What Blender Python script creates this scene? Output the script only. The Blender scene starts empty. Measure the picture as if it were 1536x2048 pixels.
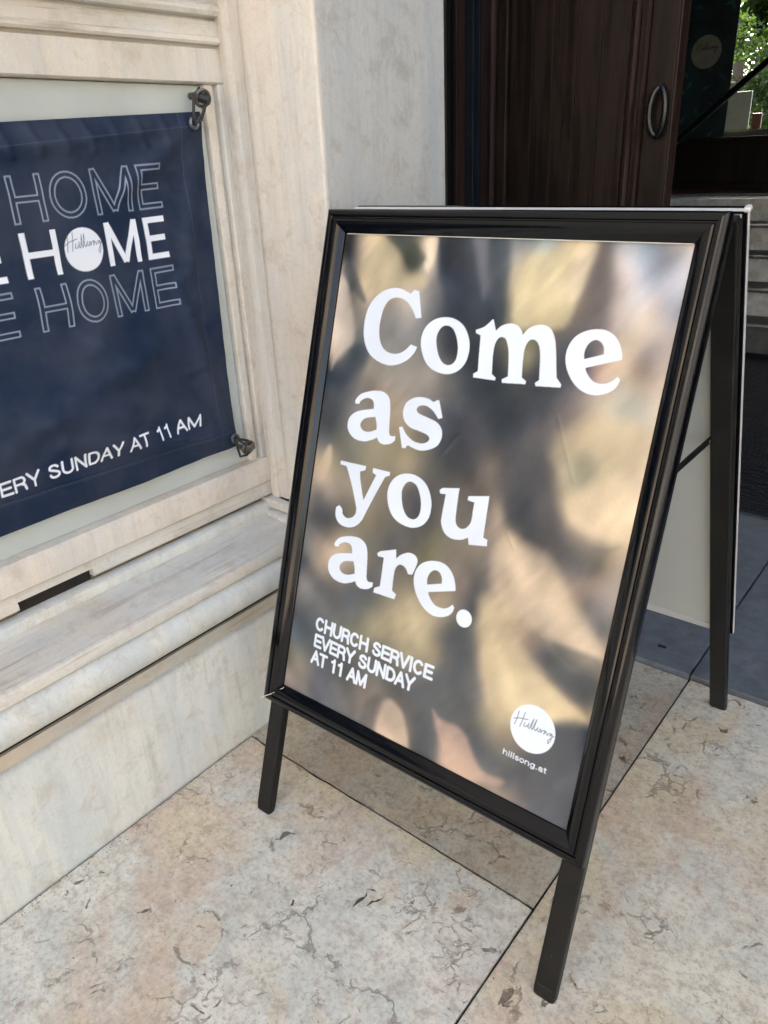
import bpy, bmesh, math, random
import numpy as np
from mathutils import Vector, Matrix

scene = bpy.context.scene
COL = scene.collection
rnd = random.Random(7)

# ------------------------------------------------------------------ camera
cam_d = bpy.data.cameras.new('camera')
cam = bpy.data.objects.new('camera', cam_d)
COL.objects.link(cam)
RIGHT = Vector((0.78032285, 0.62381448, -0.04417847))
DOWN = Vector((0.23356602, -0.35623829, -0.90473266))
FWD = Vector((-0.58012340, 0.69566498, -0.42368275))
m = Matrix((RIGHT, -DOWN, -FWD)).transposed()
cam.matrix_world = Matrix.Translation((0, 0, 1.2)) @ m.to_4x4()
cam_d.sensor_fit = 'VERTICAL'
cam_d.sensor_height = 36
cam_d.lens = 1530 / 2048 * 36
cam_d.clip_start = 0.02
cam_d.clip_end = 400
scene.camera = cam

# ------------------------------------------------------------------ sky, sun, exposure
SUN_EL, SUN_ROT = math.radians(47), math.radians(-24)
world = bpy.data.worlds.new('World')
scene.world = world
world.use_nodes = True
wn = world.node_tree.nodes
wl = world.node_tree.links
wn.clear()
sky = wn.new('ShaderNodeTexSky')
sky.sky_type = 'NISHITA'
sky.sun_disc = False
sky.sun_elevation = SUN_EL
sky.sun_rotation = SUN_ROT
sky.air_density = 1.0
sky.dust_density = 2.5
sky.ozone_density = 0.6
bg = wn.new('ShaderNodeBackground')
bg.inputs['Strength'].default_value = 0.15
wo = wn.new('ShaderNodeOutputWorld')
hsv = wn.new('ShaderNodeHueSaturation')      # hazy city sky, less saturated than the pure model
hsv.inputs['Saturation'].default_value = 0.70
wl.new(sky.outputs[0], hsv.inputs['Color'])
wl.new(hsv.outputs[0], bg.inputs[0])
wl.new(bg.outputs[0], wo.inputs[0])

sun_d = bpy.data.lights.new('sun', 'SUN')
sun_d.energy = 5.0
sun_d.angle = math.radians(0.5)
sun_d.color = (1.0, 0.93, 0.82)
sun = bpy.data.objects.new('sun', sun_d)
COL.objects.link(sun)
S = Vector((math.sin(SUN_ROT) * math.cos(SUN_EL), math.cos(SUN_ROT) * math.cos(SUN_EL), math.sin(SUN_EL)))
sun.rotation_euler = S.to_track_quat('Z', 'Y').to_euler()
sun.location = (0, 0, 30)

vs = scene.view_settings
vs.view_transform = 'Standard'
vs.look = 'None'
vs.exposure = 2.42
vs.gamma = 1.0
vs.use_curve_mapping = False
scene.cycles.max_bounces = 10
scene.cycles.diffuse_bounces = 5

# ------------------------------------------------------------------ helpers
def lin(c):
    return tuple(((x / 12.92) if x <= 0.04045 else ((x + 0.055) / 1.055) ** 2.4) for x in c)

def hexlin(h):
    return lin(tuple(int(h[i:i + 2], 16) / 255 for i in (0, 2, 4)))

class NT:
    """tiny node-tree helper"""
    def __init__(s, name):
        s.m = bpy.data.materials.new(name)
        s.m.use_nodes = True
        s.t = s.m.node_tree
        s.t.nodes.clear()
        s.out = s.t.nodes.new('ShaderNodeOutputMaterial')
        s.b = s.t.nodes.new('ShaderNodeBsdfPrincipled')
        s.t.links.new(s.b.outputs[0], s.out.inputs[0])
        s._co = None
    def n(s, kind, **kw):
        nd = s.t.nodes.new(kind)
        for k, v in kw.items():
            setattr(nd, k, v)
        return nd
    def put(s, sock, v):
        if isinstance(v, bpy.types.NodeSocket):
            s.t.links.new(v, sock)
        elif isinstance(v, (tuple, list)) and len(v) == 3 and sock.type == 'RGBA':
            sock.default_value = (*v, 1)
        else:
            sock.default_value = v
    def co(s, scale=(1, 1, 1), rot=(0, 0, 0), loc=(0, 0, 0)):
        tc = s.n('ShaderNodeTexCoord')
        mp = s.n('ShaderNodeMapping')
        s.t.links.new(tc.outputs['Object'], mp.inputs[0])
        oi = s.n('ShaderNodeObjectInfo')
        vm = s.n('ShaderNodeVectorMath', operation='MULTIPLY_ADD')
        cmb = s.n('ShaderNodeCombineXYZ')
        for i in range(3):
            s.t.links.new(oi.outputs['Random'], cmb.inputs[i])
        s.t.links.new(cmb.outputs[0], vm.inputs[0])
        vm.inputs[1].default_value = (13.7, 7.3, 21.1)
        s.t.links.new(mp.outputs[0], vm.inputs[2])
        mp.inputs['Scale'].default_value = scale
        mp.inputs['Rotation'].default_value = rot
        mp.inputs['Location'].default_value = loc
        return vm.outputs[0]
    def noise(s, co, scale, detail=6, rough=0.6, dist=0.0):
        nd = s.n('ShaderNodeTexNoise')
        s.t.links.new(co, nd.inputs['Vector'])
        nd.inputs['Scale'].default_value = scale
        nd.inputs['Detail'].default_value = detail
        nd.inputs['Roughness'].default_value = rough
        nd.inputs['Distortion'].default_value = dist
        return nd
    def vor(s, co, scale, feature='DISTANCE_TO_EDGE', rand=1.0):
        nd = s.n('ShaderNodeTexVoronoi', feature=feature)
        s.t.links.new(co, nd.inputs['Vector'])
        nd.inputs['Scale'].default_value = scale
        nd.inputs['Randomness'].default_value = rand
        return nd
    def warp(s, co, nscale, amt, detail=4):
        nz = s.noise(co, nscale, detail)
        vm = s.n('ShaderNodeVectorMath', operation='MULTIPLY_ADD')
        s.t.links.new(nz.outputs['Color'], vm.inputs[0])
        vm.inputs[1].default_value = (amt, amt, amt)
        s.t.links.new(co, vm.inputs[2])
        return vm.outputs[0]
    def ramp(s, v, a, b, lo=0.0, hi=1.0):
        nd = s.n('ShaderNodeMapRange')
        nd.interpolation_type = 'SMOOTHSTEP'
        s.put(nd.inputs['Value'], v)
        nd.inputs['From Min'].default_value = a
        nd.inputs['From Max'].default_value = b
        nd.inputs['To Min'].default_value = lo
        nd.inputs['To Max'].default_value = hi
        return nd.outputs[0]
    def mix(s, f, a, b, mode='MIX'):
        nd = s.n('ShaderNodeMix', data_type='RGBA', blend_type=mode)
        s.put(nd.inputs[0], f)
        s.put(nd.inputs[6], a)
        s.put(nd.inputs[7], b)
        return nd.outputs[2]
    def math(s, op, a, b=0.0, c=0.0):
        nd = s.n('ShaderNodeMath', operation=op)
        s.put(nd.inputs[0], a)
        s.put(nd.inputs[1], b)
        s.put(nd.inputs[2], c)
        return nd.outputs[0]
    def bump(s, h, strength, dist, normal=None):
        nd = s.n('ShaderNodeBump')
        s.put(nd.inputs['Height'], h)
        nd.inputs['Strength'].default_value = strength
        nd.inputs['Distance'].default_value = dist
        if normal is not None:
            s.t.links.new(normal, nd.inputs['Normal'])
        return nd.outputs[0]
    def set(s, **kw):
        for k, v in kw.items():
            s.put(s.b.inputs[k.replace('_', ' ')], v)
        return s

# ------------------------------------------------------------------ materials
def mat_plain(name, col, rough=0.5, metal=0.0, var=0.12, nscale=12, bumpd=0.0, coat=0.0, bscale=90, spec=0.5, scuff=0.0):
    t = NT(name)
    co = t.co()
    nz = t.noise(co, nscale, 6, 0.65)
    c = t.mix(t.ramp(nz.outputs[0], 0.3, 0.7), tuple(x * (1 - var) for x in col), tuple(min(1, x * (1 + var)) for x in col))
    if scuff:
        d1 = t.noise(co, 6, 7, 0.7)
        d2 = t.noise(t.co(loc=(3, 1, 4), scale=(1, 1, 0.25)), 160, 4, 0.7)
        c = t.mix(t.ramp(d1.outputs[0], 0.50, 0.75, 0, 0.5 * scuff), c, (0.055, 0.052, 0.046))
        c = t.mix(t.ramp(d2.outputs[0], 0.70, 0.74, 0, scuff), c, (0.10, 0.10, 0.095))
    t.set(Base_Color=c, Roughness=t.ramp(nz.outputs[0], 0.25, 0.75, max(0.02, rough * 0.85), min(1, rough * 1.15)), Metallic=metal)
    t.b.inputs['Specular IOR Level'].default_value = spec
    if coat:
        t.set(Coat_Weight=coat, Coat_Roughness=0.1)
    if bumpd:
        n2 = t.noise(co, bscale, 5, 0.6)
        t.set(Normal=t.bump(n2.outputs[0], 0.6, bumpd))
    return t.m

def mat_paving(name, tone=0, dirt=0.0):
    t = NT(name)
    co = t.co()
    big = t.noise(co, 2.4, 5, 0.6, 0.5)
    mid = t.noise(co, 8, 8, 0.7, 0.5)
    fin = t.noise(co, 38, 8, 0.75)
    gr = t.noise(co, 120, 4, 0.7)
    if tone == 0:
        A, B, Cc, D = (0.73, 0.70, 0.605), (0.60, 0.475, 0.365), (0.575, 0.58, 0.52), (0.65, 0.55, 0.37)
    elif tone == 1:
        A, B, Cc, D = (0.69, 0.645, 0.53), (0.60, 0.46, 0.335), (0.575, 0.57, 0.495), (0.63, 0.54, 0.37)
    else:
        A, B, Cc, D = (0.50, 0.46, 0.375), (0.41, 0.335, 0.255), (0.42, 0.405, 0.345), (0.44, 0.37, 0.26)
    c = t.mix(t.ramp(mid.outputs[0], 0.38, 0.62), A, Cc)
    c = t.mix(t.ramp(big.outputs[0], 0.46, 0.60, 0, 0.9), c, B)
    big2 = t.noise(t.co(loc=(5, 3, 0)), 4.1, 5, 0.6, 0.8)
    c = t.mix(t.ramp(big2.outputs[0], 0.50, 0.62, 0, 0.8), c, D)
    # breccia: rounded lumps of slightly different stone in a gritty matrix, some with a broken dark rim
    wc = t.warp(co, 7.0, 0.075, 7)
    noc = t.n('ShaderNodeTexVoronoi', feature='F1')
    t.t.links.new(wc, noc.inputs['Vector']); noc.inputs['Scale'].default_value = 8.5
    sep = t.n('ShaderNodeSeparateColor'); t.t.links.new(noc.outputs['Color'], sep.inputs[0])
    inside = t.ramp(noc.outputs['Distance'], 0.40, 0.47, 1, 0)
    pick = t.ramp(sep.outputs[0], 0.60, 0.62)
    lump = t.math('MULTIPLY', inside, pick)
    lumpc = t.mix(sep.outputs[1], tuple(x * 1.04 for x in B), tuple(x * 0.93 for x in D))
    lumpc = t.mix(t.ramp(sep.outputs[2], 0.5, 0.6), lumpc, tuple(x * 0.97 for x in Cc))
    c = t.mix(t.math('MULTIPLY', lump, 0.65), c, lumpc)
    brk = t.noise(t.co(loc=(1, 9, 2)), 15, 5, 0.75)
    rim = t.math('MULTIPLY', t.math('MULTIPLY', t.ramp(noc.outputs['Distance'], 0.405, 0.43), t.ramp(noc.outputs['Distance'], 0.44, 0.475, 1, 0)), pick)
    crk = t.math('MULTIPLY', rim, t.ramp(brk.outputs[0], 0.50, 0.60, 0, 0.8))
    # hairline cracks
    w3 = t.warp(co, 9, 0.16, 7)
    hv = t.vor(w3, 3.6)
    m3 = t.noise(t.co(loc=(3, 7, 5)), 5.5, 4, 0.7)
    hair = t.math('MULTIPLY', t.ramp(hv.outputs['Distance'], 0.002, 0.015, 0.70, 0), t.ramp(m3.outputs[0], 0.52, 0.58))
    crk = t.math('MAXIMUM', crk, hair)
    # crumbly clusters
    wc2 = t.warp(co, 26, 0.035, 4)
    fv = t.vor(wc2, 30)
    m2 = t.noise(t.co(loc=(7, 1, 2)), 9, 6, 0.75)
    crk2 = t.math('MULTIPLY', t.ramp(fv.outputs['Distance'], 0.01, 0.09, 0.75, 0), t.ramp(m2.outputs[0], 0.53, 0.66))
    crk = t.math('MAXIMUM', crk, crk2)
    pn = t.noise(t.co(loc=(2, 2, 6)), 30, 5, 0.6, 0.7)
    pm = t.noise(t.co(loc=(8, 4, 3)), 6, 4, 0.6)
    pits = t.math('MULTIPLY', t.ramp(pn.outputs[0], 0.62, 0.67), t.ramp(pm.outputs[0], 0.52, 0.60))
    c = t.mix(t.ramp(fin.outputs[0], 0.47, 0.66, 0, 0.60), c, tuple(x * 0.60 for x in B))
    c = t.mix(t.ramp(fin.outputs[0], 0.46, 0.30, 0, 0.45), c, tuple(min(0.8, x * 1.22) for x in A))
    c = t.mix(t.ramp(gr.outputs[0], 0.50, 0.66, 0, 0.60), c, tuple(x * 0.50 for x in A))
    c = t.mix(t.ramp(gr.outputs[0], 0.46, 0.32, 0, 0.30), c, tuple(min(0.8, x * 1.2) for x in A))
    c = t.mix(t.math('MULTIPLY', crk, 0.72), c, (0.10, 0.068, 0.040))
    c = t.mix(t.math('MULTIPLY', pits, 0.80), c, (0.075, 0.055, 0.038))
    hgt = t.math('SUBTRACT', t.math('ADD', t.math('MULTIPLY', fin.outputs[0], 0.4), t.math('MULTIPLY', gr.outputs[0], 0.2)), t.math('ADD', t.math('MULTIPLY', crk, 0.7), pits))
    t.set(Base_Color=c, Roughness=t.ramp(fin.outputs[0], 0.3, 0.7, 0.6, 0.85), Normal=t.bump(hgt, 0.7, 0.0035))
    return t.m

def mat_limestone(name, axis='Y', warm=0.0, base=(0.655, 0.63, 0.565)):
    t = NT(name)
    st = {'Y': (1.4, 0.35, 1.4), 'Z': (1.6, 1.6, 0.22)}[axis]
    co = t.co()
    cs = t.co(scale=st)
    streak = t.noise(cs, 7, 7, 0.65, 0.4)
    s2 = t.noise(cs, 30, 5, 0.7)
    blot = t.noise(co, 2.6, 5, 0.55, 0.5)
    blot2 = t.noise(t.co(loc=(3, 6, 1)), 4.4, 5, 0.6, 0.6)
    fin = t.noise(co, 70, 6, 0.7)
    grain = t.noise(co, 300, 2, 0.5)
    grey = (base[0] * 0.83, base[1] * 0.88, base[2] * 0.94)
    pink = (base[0] * 0.93, base[1] * 0.84, base[2] * 0.76)
    tan = (base[0] * 0.82, base[1] * 0.77, base[2] * 0.66)
    c = t.mix(t.ramp(streak.outputs[0], 0.38, 0.62), base, grey)
    c = t.mix(t.ramp(blot.outputs[0], 0.47, 0.66, 0, 0.40 + warm), c, pink)
    c = t.mix(t.ramp(blot2.outputs[0], 0.56, 0.72, 0, 0.45 + warm), c, tan)
    c = t.mix(t.ramp(s2.outputs[0], 0.50, 0.75, 0, 0.35), c, tuple(x * 0.72 for x in pink))
    c = t.mix(t.ramp(fin.outputs[0], 0.52, 0.76, 0, 0.30), c, tuple(x * 0.70 for x in tan))
    c = t.mix(t.ramp(grain.outputs[0], 0.45, 0.70, 0, 0.18), c, (0.40, 0.38, 0.34))
    spot = t.noise(t.co(loc=(6, 2, 9)), 16, 8, 0.75, 0.3)
    c = t.mix(t.ramp(spot.outputs[0], 0.50, 0.68, 0, 0.62), c, tuple(x * 0.74 for x in pink))
    c = t.mix(t.ramp(spot.outputs[0], 0.42, 0.28, 0, 0.35), c, tuple(min(0.8, x * 1.12) for x in base))
    yel = t.noise(t.co(loc=(2, 5, 3)), 5.5, 6, 0.7, 1.2)
    c = t.mix(t.ramp(yel.outputs[0], 0.68, 0.73, 0, 0.45), c, (base[0] * 0.85, base[1] * 0.72, base[2] * 0.42))
    ln = t.noise(t.co(scale={'Y': (1, 0.04, 1), 'Z': (1, 1, 0.05)}[axis], loc=(1, 1, 7)), 75, 5, 0.7, 0.2)
    lm = t.noise(t.co(loc=(9, 3, 3)), 3.5, 4, 0.6)
    c = t.mix(t.math('MULTIPLY', t.ramp(ln.outputs[0], 0.50, 0.66, 0, 0.65 if axis == 'Y' else 0.16), t.ramp(lm.outputs[0], 0.40, 0.60)), c, (0.30, 0.245, 0.185))
    wv = t.warp(co, 3.0, 0.3, 6)
    vein = t.vor(wv, 3.3)
    vm_ = t.noise(t.co(loc=(4, 4, 4)), 3.3, 3, 0.6)
    vv = t.math('MULTIPLY', t.ramp(vein.outputs['Distance'], 0.002, 0.014, 0.22, 0), t.ramp(vm_.outputs[0], 0.54, 0.66))
    c = t.mix(vv, c, (0.34, 0.28, 0.22))
    h = t.math('ADD', t.math('MULTIPLY', streak.outputs[0], 0.5), t.math('MULTIPLY', fin.outputs[0], 0.5))
    h = t.math('SUBTRACT', h, t.math('MULTIPLY', vv, 0.5))
    t.set(Base_Color=c, Roughness=t.ramp(fin.outputs[0], 0.3, 0.7, 0.5, 0.75), Normal=t.bump(h, 0.5, 0.003))
    return t.m

def mat_wood(name, a, b, rough=0.38):
    t = NT(name)
    co = t.co(scale=(1, 1, 0.05))
    g = t.noise(co, 42, 7, 0.7, 0.7)
    g2 = t.noise(co, 160, 4, 0.6)
    pl = t.noise(t.co(), 3.0, 4, 0.6)
    c = t.mix(t.ramp(g.outputs[0], 0.38, 0.62), a, b)
    c = t.mix(t.ramp(g2.outputs[0], 0.45, 0.7, 0, 0.6), c, tuple(x * 0.5 for x in a))
    c = t.mix(t.ramp(pl.outputs[0], 0.50, 0.72, 0, 0.5), c, tuple(x * 1.7 for x in b))
    sc = t.noise(t.co(scale=(1, 1, 2.5), loc=(0, 4, 3)), 38, 5, 0.8)
    c = t.mix(t.ramp(sc.outputs[0], 0.70, 0.78, 0, 0.35), c, (0.06, 0.04, 0.025))
    t.b.inputs['Specular IOR Level'].default_value = 0.25
    h = t.math('ADD', g.outputs[0], t.math('MULTIPLY', g2.outputs[0], 0.4))
    t.set(Base_Color=c, Roughness=t.ramp(g.outputs[0], 0.3, 0.7, rough * 0.8, rough * 1.3), Normal=t.bump(h, 0.5, 0.0015))
    return t.m

def mat_print(name, rough, coat, coat_r=0.12, weave=0.0, spec=0.4):
    t = NT(name)
    at = t.n('ShaderNodeAttribute', attribute_name='print')
    co = t.co()
    nz = t.noise(co, 8, 5, 0.6)
    c = t.mix(t.ramp(nz.outputs[0], 0.3, 0.7, 0, 0.08), at.outputs['Color'], (0.3, 0.3, 0.3))
    t.set(Base_Color=c, Roughness=t.ramp(nz.outputs[0], 0.3, 0.7, rough * 0.85, rough * 1.15),
          Coat_Weight=coat, Coat_Roughness=coat_r, Specular_IOR_Level=spec)
    if weave:
        w = t.noise(t.co(), 900, 2, 0.5)
        t.set(Normal=t.bump(w.outputs[0], weave, 0.0006))
    return t.m

def mat_leaf(name, col):
    t = NT(name)
    oi = t.co()
    nz = t.noise(oi, 2.0, 4, 0.6)
    c = t.mix(t.ramp(nz.outputs[0], 0.3, 0.7), tuple(x * 0.55 for x in col), tuple(x * 1.4 for x in col))
    t.set(Base_Color=c, Roughness=0.5)
    tr = t.n('ShaderNodeBsdfTranslucent')
    t.put(tr.inputs[0], t.mix(0.5, c, (0.10, 0.17, 0.02)))
    ms = t.n('ShaderNodeMixShader')
    ms.inputs[0].default_value = 0.45
    t.t.links.new(t.b.outputs[0], ms.inputs[1])
    t.t.links.new(tr.outputs[0], ms.inputs[2])
    t.t.links.new(ms.outputs[0], t.out.inputs[0])
    return t.m

M = {}
M['pave0'] = mat_paving('paving_limestone_pale', 0)
M['pave1'] = mat_paving('paving_limestone_pink', 1)
M['pave2'] = mat_paving('paving_limestone_tan', 2)
M['wall_h'] = mat_limestone('limestone_moulding', 'Y', 0.12)
M['wall_p'] = mat_limestone('limestone_plinth', 'Z', -0.1, (0.655, 0.665, 0.62))
M['wall_s'] = mat_limestone('shade_brown_limestone', 'Y', 0.30, (0.55, 0.515, 0.445))
M['wall_v'] = mat_limestone('limestone_pier', 'Z', 0.05, (0.68, 0.645, 0.575))
M['wall_b'] = mat_limestone('limestone_skylight_tint', 'Z', 0.0, (0.53, 0.55, 0.545))
M['joint_shade'] = mat_plain('dark_joint_and_shade', (0.014, 0.012, 0.010), 0.9, bumpd=0.002)
M['grit'] = mat_plain('stone_grit', (0.16, 0.13, 0.10), 0.9, var=0.6, nscale=60)
M['crev'] = mat_plain('dark_crevice', (0.075, 0.06, 0.045), 0.95, var=0.7, nscale=90, bumpd=0.004, bscale=200)
M['groove_shade'] = mat_plain('grimy_shaded_groove', (0.13, 0.11, 0.085), 0.9, var=0.4, nscale=30)
M['slate'] = mat_plain('blue_grey_threshold_stone', (0.112, 0.132, 0.152), 0.62, var=0.30, nscale=22, bumpd=0.0012, bscale=160)
M['stepstone'] = mat_plain('grey_step_stone', (0.68, 0.70, 0.67), 0.6, var=0.22, nscale=14, bumpd=0.001)
M['stepdark'] = mat_plain('dark_step_tread', (0.12, 0.125, 0.12), 0.6, var=0.3, nscale=14)
M['black'] = mat_plain('black_anodised_profile', (0.0022, 0.0028, 0.0042), 0.11, 0.0, 0.2, 30, coat=0.0, spec=0.36, scuff=0.12)
M['leg'] = mat_plain('black_painted_steel', (0.0065, 0.0070, 0.0074), 0.40, 0.0, 0.25, 14, bumpd=0.0002, spec=0.30, scuff=0.5)
M['alu'] = mat_plain('bare_aluminium', (0.72, 0.73, 0.75), 0.38, 0.35, 0.06, 30)
M['plasticgrey'] = mat_plain('grey_backing_sheet', (0.47, 0.50, 0.49), 0.40, 0.0, 0.05, 4)
M['panelgrey'] = mat_plain('grey_green_display_panel', (0.47, 0.515, 0.50), 0.30, 0.0, 0.06, 3)
M['film'] = mat_plain('clear_film_edge', (0.70, 0.70, 0.66), 0.15, 0.0, 0.1, 40, coat=1.0)
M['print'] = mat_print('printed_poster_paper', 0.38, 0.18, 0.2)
M['cloth'] = mat_print('printed_navy_cloth', 0.6, 0.0, 0.3, weave=0.35, spec=0.22)
M['cord'] = mat_plain('black_elastic_cord', (0.02, 0.021, 0.02), 0.5)
M['steel'] = mat_plain('tarnished_steel', (0.16, 0.16, 0.145), 0.35, 0.9, 0.3, 60)
M['eyelet'] = mat_plain('dark_eyelet_metal', (0.16, 0.18, 0.21), 0.3, 0.8, 0.2, 60)
M['wood'] = mat_wood('dark_door_wood', (0.0070, 0.0042, 0.0030), (0.0175, 0.0098, 0.0066), 0.48)
M['woodred'] = mat_wood('reddish_door_wood', (0.020, 0.0110, 0.0088), (0.034, 0.0195, 0.016), 0.48)
M['bluemetal'] = mat_plain('blue_grey_metal_strip', (0.012, 0.017, 0.023), 0.45, 0.0, 0.2, 10, spec=0.3)
M['iron'] = mat_plain('black_iron_ring', (0.004, 0.005, 0.006), 0.30, 0.0, 0.2, 50)
M['mat'] = mat_plain('black_door_mat', (0.008, 0.009, 0.013), 0.9, 0, 0.3, 40, bumpd=0.002, bscale=300)
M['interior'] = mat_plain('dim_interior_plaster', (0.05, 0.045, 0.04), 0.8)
M['teal'] = mat_plain('dark_teal_fabric', (0.006, 0.022, 0.026), 0.6, 0, 0.5, 9)
M['tealleaf'] = mat_plain('teal_leaf_print', (0.018, 0.075, 0.080), 0.6, 0, 0.4, 9)
M['taupe'] = mat_plain('taupe_round_logo', (0.24, 0.23, 0.19), 0.6, 0, 0.1, 20)
M['ink'] = mat_plain('dark_logo_ink', (0.05, 0.05, 0.045), 0.6)
M['red'] = mat_plain('dark_red_carpet', (0.06, 0.006, 0.007), 0.9)
M['notice'] = mat_plain('pale_notice_sheet', (0.40, 0.44, 0.37), 0.5, var=0.15, nscale=4)
M['redbrown'] = mat_plain('reddish_wood', (0.16, 0.07, 0.05), 0.5)
M['render'] = mat_plain('ochre_street_facade', (0.60, 0.49, 0.37), 0.8, 0, 0.1, 2)
M['stone_far'] = mat_plain('pale_street_facade_trim', (0.66, 0.60, 0.50), 0.8)
M['glassdark'] = mat_plain('dark_window_glass', (0.02, 0.03, 0.04), 0.08)
M['asphalt'] = mat_plain('street_asphalt', (0.20, 0.19, 0.175), 0.85, bumpd=0.003)
M['leaf'] = mat_leaf('garden_leaves', (0.026, 0.050, 0.009))
M['bark'] = mat_plain('tree_bark', (0.09, 0.065, 0.045), 0.85, bumpd=0.005, bscale=30)
M['grass'] = mat_plain('lawn', (0.06, 0.11, 0.025), 0.9)
M['glow'] = mat_plain('white_garden_wall', (0.42, 0.45, 0.28), 0.8)

def tag(o, label=None, cat=None, group=None, kind=None):
    if label: o['label'] = label
    if cat: o['category'] = cat
    if group: o['group'] = group
    if kind: o['kind'] = kind
    return o

def thing(name, loc, label, cat, group=None, kind=None):
    o = bpy.data.objects.new(name, None)
    COL.objects.link(o)
    o.location = loc
    o.empty_display_size = 0.1
    o['_o'] = 0
    del o['_o']
    return tag(o, label, cat, group, kind)

def origin(parent):
    v = Vector((0, 0, 0))
    p = parent
    while p is not None:
        v += p.location
        p = p.parent
    return v

def link(name, me, mat, parent=None, smooth=False):
    o = bpy.data.objects.new(name, me)
    COL.objects.link(o)
    if mat is not None and not me.materials:
        me.materials.append(mat)
    if parent is not None:
        o.parent = parent
    if smooth:
        me.polygons.foreach_set('use_smooth', [True] * len(me.polygons))
    return o

def mesh(name, verts, faces, mat, parent=None, smooth=False, bevel=0.0, segs=2, angle=35):
    """verts in world coordinates; stored relative to the parent's origin"""
    og = origin(parent)
    me = bpy.data.meshes.new(name)
    me.from_pydata([tuple(Vector(v) - og) for v in verts], [], faces)
    bm = bmesh.new()
    bm.from_mesh(me)
    bmesh.ops.remove_doubles(bm, verts=bm.verts, dist=1e-5)
    bmesh.ops.recalc_face_normals(bm, faces=bm.faces)
    if bevel > 0:
        es = [e for e in bm.edges if len(e.link_faces) == 2 and e.calc_face_angle(0) > math.radians(angle)]
        bmesh.ops.bevel(bm, geom=es, offset=bevel, segments=segs, affect='EDGES', profile=0.5)
    bm.to_mesh(me)
    bm.free()
    o = link(name, me, mat, parent, smooth)
    if smooth:
        try:
            me.set_sharp_from_angle(angle=math.radians(40))
        except Exception:
            pass
    return o

def box_vf(x0, x1, y0, y1, z0, z1):
    v = [(x0, y0, z0), (x1, y0, z0), (x1, y1, z0), (x0, y1, z0), (x0, y0, z1), (x1, y0, z1), (x1, y1, z1), (x0, y1, z1)]
    f = [(0, 3, 2, 1), (4, 5, 6, 7), (0, 1, 5, 4), (1, 2, 6, 5), (2, 3, 7, 6), (3, 0, 4, 7)]
    return v, f

def box(name, x0, x1, y0, y1, z0, z1, mat, parent=None, bevel=0.0, segs=2):
    v, f = box_vf(x0, x1, y0, y1, z0, z1)
    return mesh(name, v, f, mat, parent, bevel=bevel, segs=segs)

def obox(name, o, ax, ay, az, mat, parent=None, bevel=0.0, segs=2):
    """box from corner o spanned by three vectors"""
    o = Vector(o); ax = Vector(ax); ay = Vector(ay); az = Vector(az)
    v = [o, o + ax, o + ax + ay, o + ay, o + az, o + ax + az, o + ax + ay + az, o + ay + az]
    f = [(0, 3, 2, 1), (4, 5, 6, 7), (0, 1, 5, 4), (1, 2, 6, 5), (2, 3, 7, 6), (3, 0, 4, 7)]
    return mesh(name, v, f, mat, parent, bevel=bevel, segs=segs)

def prism(name, prof, a, b, mat, parent=None, smooth=False, bevel=0.0):
    """prof: list of Vector offsets; extruded from point a to b (callables or vectors)"""
    n = len(prof)
    va = [Vector(a(p)) if callable(a) else Vector(a) + Vector(p) for p in prof]
    vb = [Vector(b(p)) if callable(b) else Vector(b) + Vector(p) for p in prof]
    f = [(i, (i + 1) % n, (i + 1) % n + n, i + n) for i in range(n)]
    f += [tuple(range(n)), tuple(range(2 * n - 1, n - 1, -1))]
    return mesh(name, va + vb, f, mat, parent, smooth=smooth, bevel=bevel)

def tube(name, pts, r, mat, parent=None, sides=10, closed=False):
    pts = [Vector(p) for p in pts]
    n = len(pts)
    V, F = [], []
    prev = None
    for i, p in enumerate(pts):
        if closed:
            d = pts[(i + 1) % n] - pts[i - 1]
        else:
            d = pts[min(i + 1, n - 1)] - pts[max(i - 1, 0)]
        d.normalize()
        if prev is None:
            up = Vector((0, 0, 1)) if abs(d.z) < 0.9 else Vector((1, 0, 0))
            s = d.cross(up).normalized()
        else:
            s = (prev - d * prev.dot(d)).normalized()
        prev = s
        u = d.cross(s)
        rr = r[i] if isinstance(r, (list, tuple)) else r
        for k in range(sides):
            a = 2 * math.pi * k / sides
            V.append(p + (s * math.cos(a) + u * math.sin(a)) * rr)
    m_ = n if closed else n - 1
    for i in range(m_):
        j = (i + 1) % n
        for k in range(sides):
            k2 = (k + 1) % sides
            F.append((i * sides + k, i * sides + k2, j * sides + k2, j * sides + k))
    if not closed:
        F.append(tuple(range(sides)))
        F.append(tuple(range((n - 1) * sides, n * sides)))
    return mesh(name, V, F, mat, parent, smooth=True)

# ------------------------------------------------------------------ ground and paving
g = box('ground', -60, 60, -60, 60, -0.12, -0.031, M['asphalt'])
tag(g, kind='structure')
pav = thing('pavement', (0, 0, 0), None, None, kind='structure')
base = box('joint_bed', -6, 8, -8, 2.6, -0.0305, -0.006, M['joint_shade'], pav)

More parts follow.
